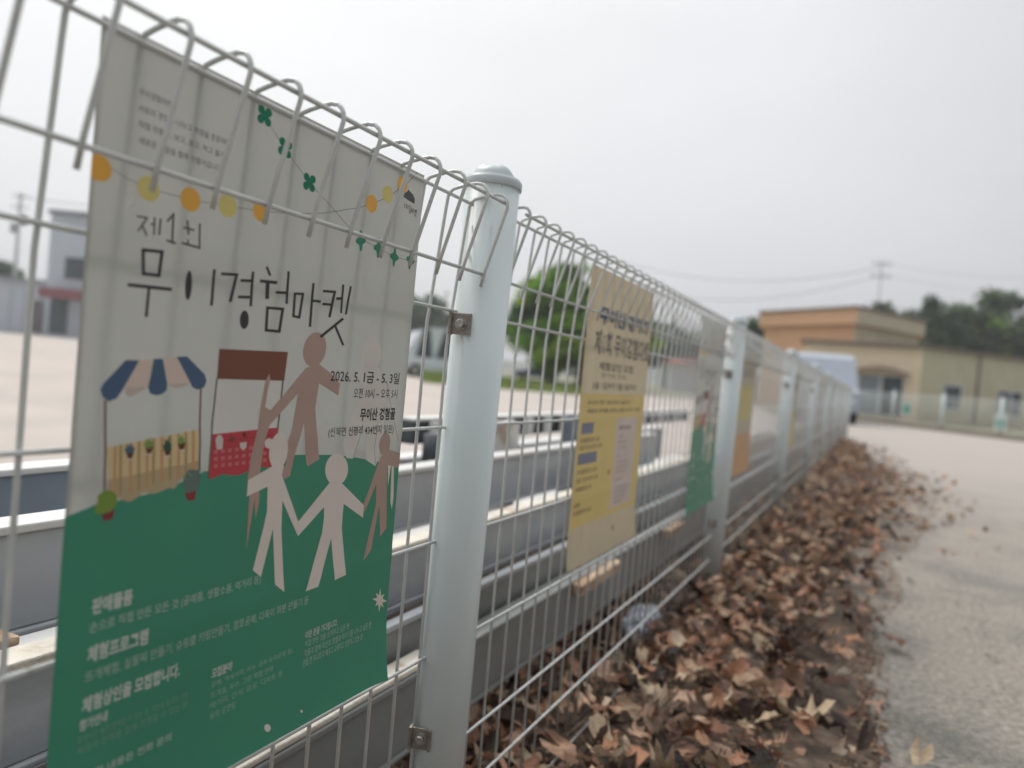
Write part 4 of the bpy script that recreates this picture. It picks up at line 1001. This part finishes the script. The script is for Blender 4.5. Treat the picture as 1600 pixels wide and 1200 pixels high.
# ------------------------------------------------------------------ factory at the left and red roofed house
def vbox(bm, xa, xb, z, ytop, depth, mi=0, base=0, zoff=0):
    """block whose camera side spans pixel columns xa..xb at depth z"""
    a, b = gp(xa-16, z), gp(xb-16, z); d = Fw*depth; top = P((xa+xb)/2, ytop, z).z
    prism(bm, [(a.x, a.y), (b.x, b.y), (b.x+d.x, b.y+d.y), (a.x+d.x, a.y+d.y)], base, top, mi); return top
fc = empty('factory', gp(110, 80)); tag(fc, 'large blue grey factory hall with dark window band and red canopy, far left', 'building')
fm = mat('cladding_blue', (.50, .57, .64), .6, .04, .5); fm2 = mat('cladding_grey', (.50, .55, .61), .6, .06, .8)
bm = bmesh.new(); ft = vbox(bm, 74, 320, 80, 345, 25); link('wall', bm, fm, fc)
bm = bmesh.new(); a, b = gp(52, 79.6), gp(310, 79.6); d = Fw*26; prism(bm, [(a.x, a.y), (b.x, b.y), (b.x+d.x, b.y+d.y), (a.x+d.x, a.y+d.y)], ft+.002, ft+.5); link('roof', bm, mat('roof_grey', (.22, .24, .28), .6, .05, 1), fc)
def fpiece(name, xa, xb, ya, yb, z, th, m, par):
    a, b = gp(xa-16, z), gp(xb-16, z); x_ = (xa+xb)/2; zt, zb = P(x_, ya, z).z, P(x_, yb, z).z; d = Fw*th
    bm = bmesh.new(); prism(bm, [(a.x, a.y), (b.x, b.y), (b.x+d.x, b.y+d.y), (a.x+d.x, a.y+d.y)], max(0, zb), zt); return link(name, bm, m, par)
fpiece('window', 101, 152, 404, 437, 79.9, .08, glass, fc); fpiece('window', 190, 300, 404, 437, 79.9, .08, glass, fc)
fpiece('canopy', 62, 132, 451, 466, 77.5, 2.4, mat('canopy_red', (.24, .07, .08), .6, .1, 1), fc)
fpiece('door', 82, 110, 468, 522, 79.9, .08, mat('door_dark', (.05, .08, .09), .4, .1, 1), fc)
fpiece('doorway', 54, 71, 470, 521, 79.85, .08, mat('door_brown', (.13, .10, .11), .6, .1, 1), fc)
wg = empty('factory_wing', gp(10, 78)); tag(wg, 'lower striped blue grey wing left of the factory hall', 'building')
bm = bmesh.new(); wt = vbox(bm, -160, 71, 82, 432, 18); link('wall', bm, fm2, wg)
for x in range(-100, 66, 22): fpiece('shutter', x, x+9, 452, 518, 81.9, .08, fm, wg)
bm = bmesh.new(); a, b = gp(-181, 81.6), gp(55.5, 81.6); d = Fw*19; prism(bm, [(a.x, a.y), (b.x, b.y), (b.x+d.x, b.y+d.y), (a.x+d.x, a.y+d.y)], wt+.002, wt+.3); link('roof', bm, mat('roof_wing', (.26, .28, .32), .6, .05, 1), wg)
hz_ = empty('red_roofed_house', gp(1075, 85)); tag(hz_, 'far house with a bright red roof between the posters', 'building')
bm = bmesh.new(); a, b = gp(1048, 85), gp(1100, 85); d = Fw*7; zt = P(1075, 566, 85).z
prism(bm, [(a.x, a.y), (b.x, b.y), (b.x+d.x, b.y+d.y), (a.x+d.x, a.y+d.y)], 0, zt); link('wall', bm, mat('house_wall', (.62, .64, .63), .8, .05, 1), hz_)
bm = bmesh.new(); zr = P(1075, 556, 85).z
o_ = Rt*.6; f0 = Fw*-.8; f1 = Fw*7.8; fm_ = Fw*3.5
v = [bm.verts.new(Vector((q.x, q.y, z))) for q, z in ((a-o_+f0, zt-.1), (b+o_+f0, zt-.1), (b+o_+f1, zt-.1), (a-o_+f1, zt-.1), (a+Rt*1.2+fm_, zr), (b-Rt*1.2+fm_, zr))]
for idx in ((0, 1, 5, 4), (1, 2, 5), (2, 3, 4, 5), (3, 0, 4), (3, 2, 1, 0)): bm.faces.new([v[i] for i in idx])
bmesh.ops.recalc_face_normals(bm, faces=bm.faces); link('roof', bm, mat('roof_red', (.62, .14, .09), .6, .08, 2), hz_)

# ------------------------------------------------------------------ thin haze in the air
hm = bpy.data.materials.new('haze_air'); hm.use_nodes = True; hn = hm.node_tree.nodes; hn.clear()
ho = hn.new('ShaderNodeOutputMaterial'); hv = hn.new('ShaderNodeVolumePrincipled'); hv.inputs['Density'].default_value = HAZE
hv.inputs['Color'].default_value = (.98, .99, 1, 1); hv.inputs['Anisotropy'].default_value = .2
hm.node_tree.links.new(hv.outputs[0], ho.inputs['Volume'])
bm = bmesh.new(); box(bm, -905, 905, -905, 905, -2.2, 60)
tag(link('haze', bm, hm), kind='stuff')
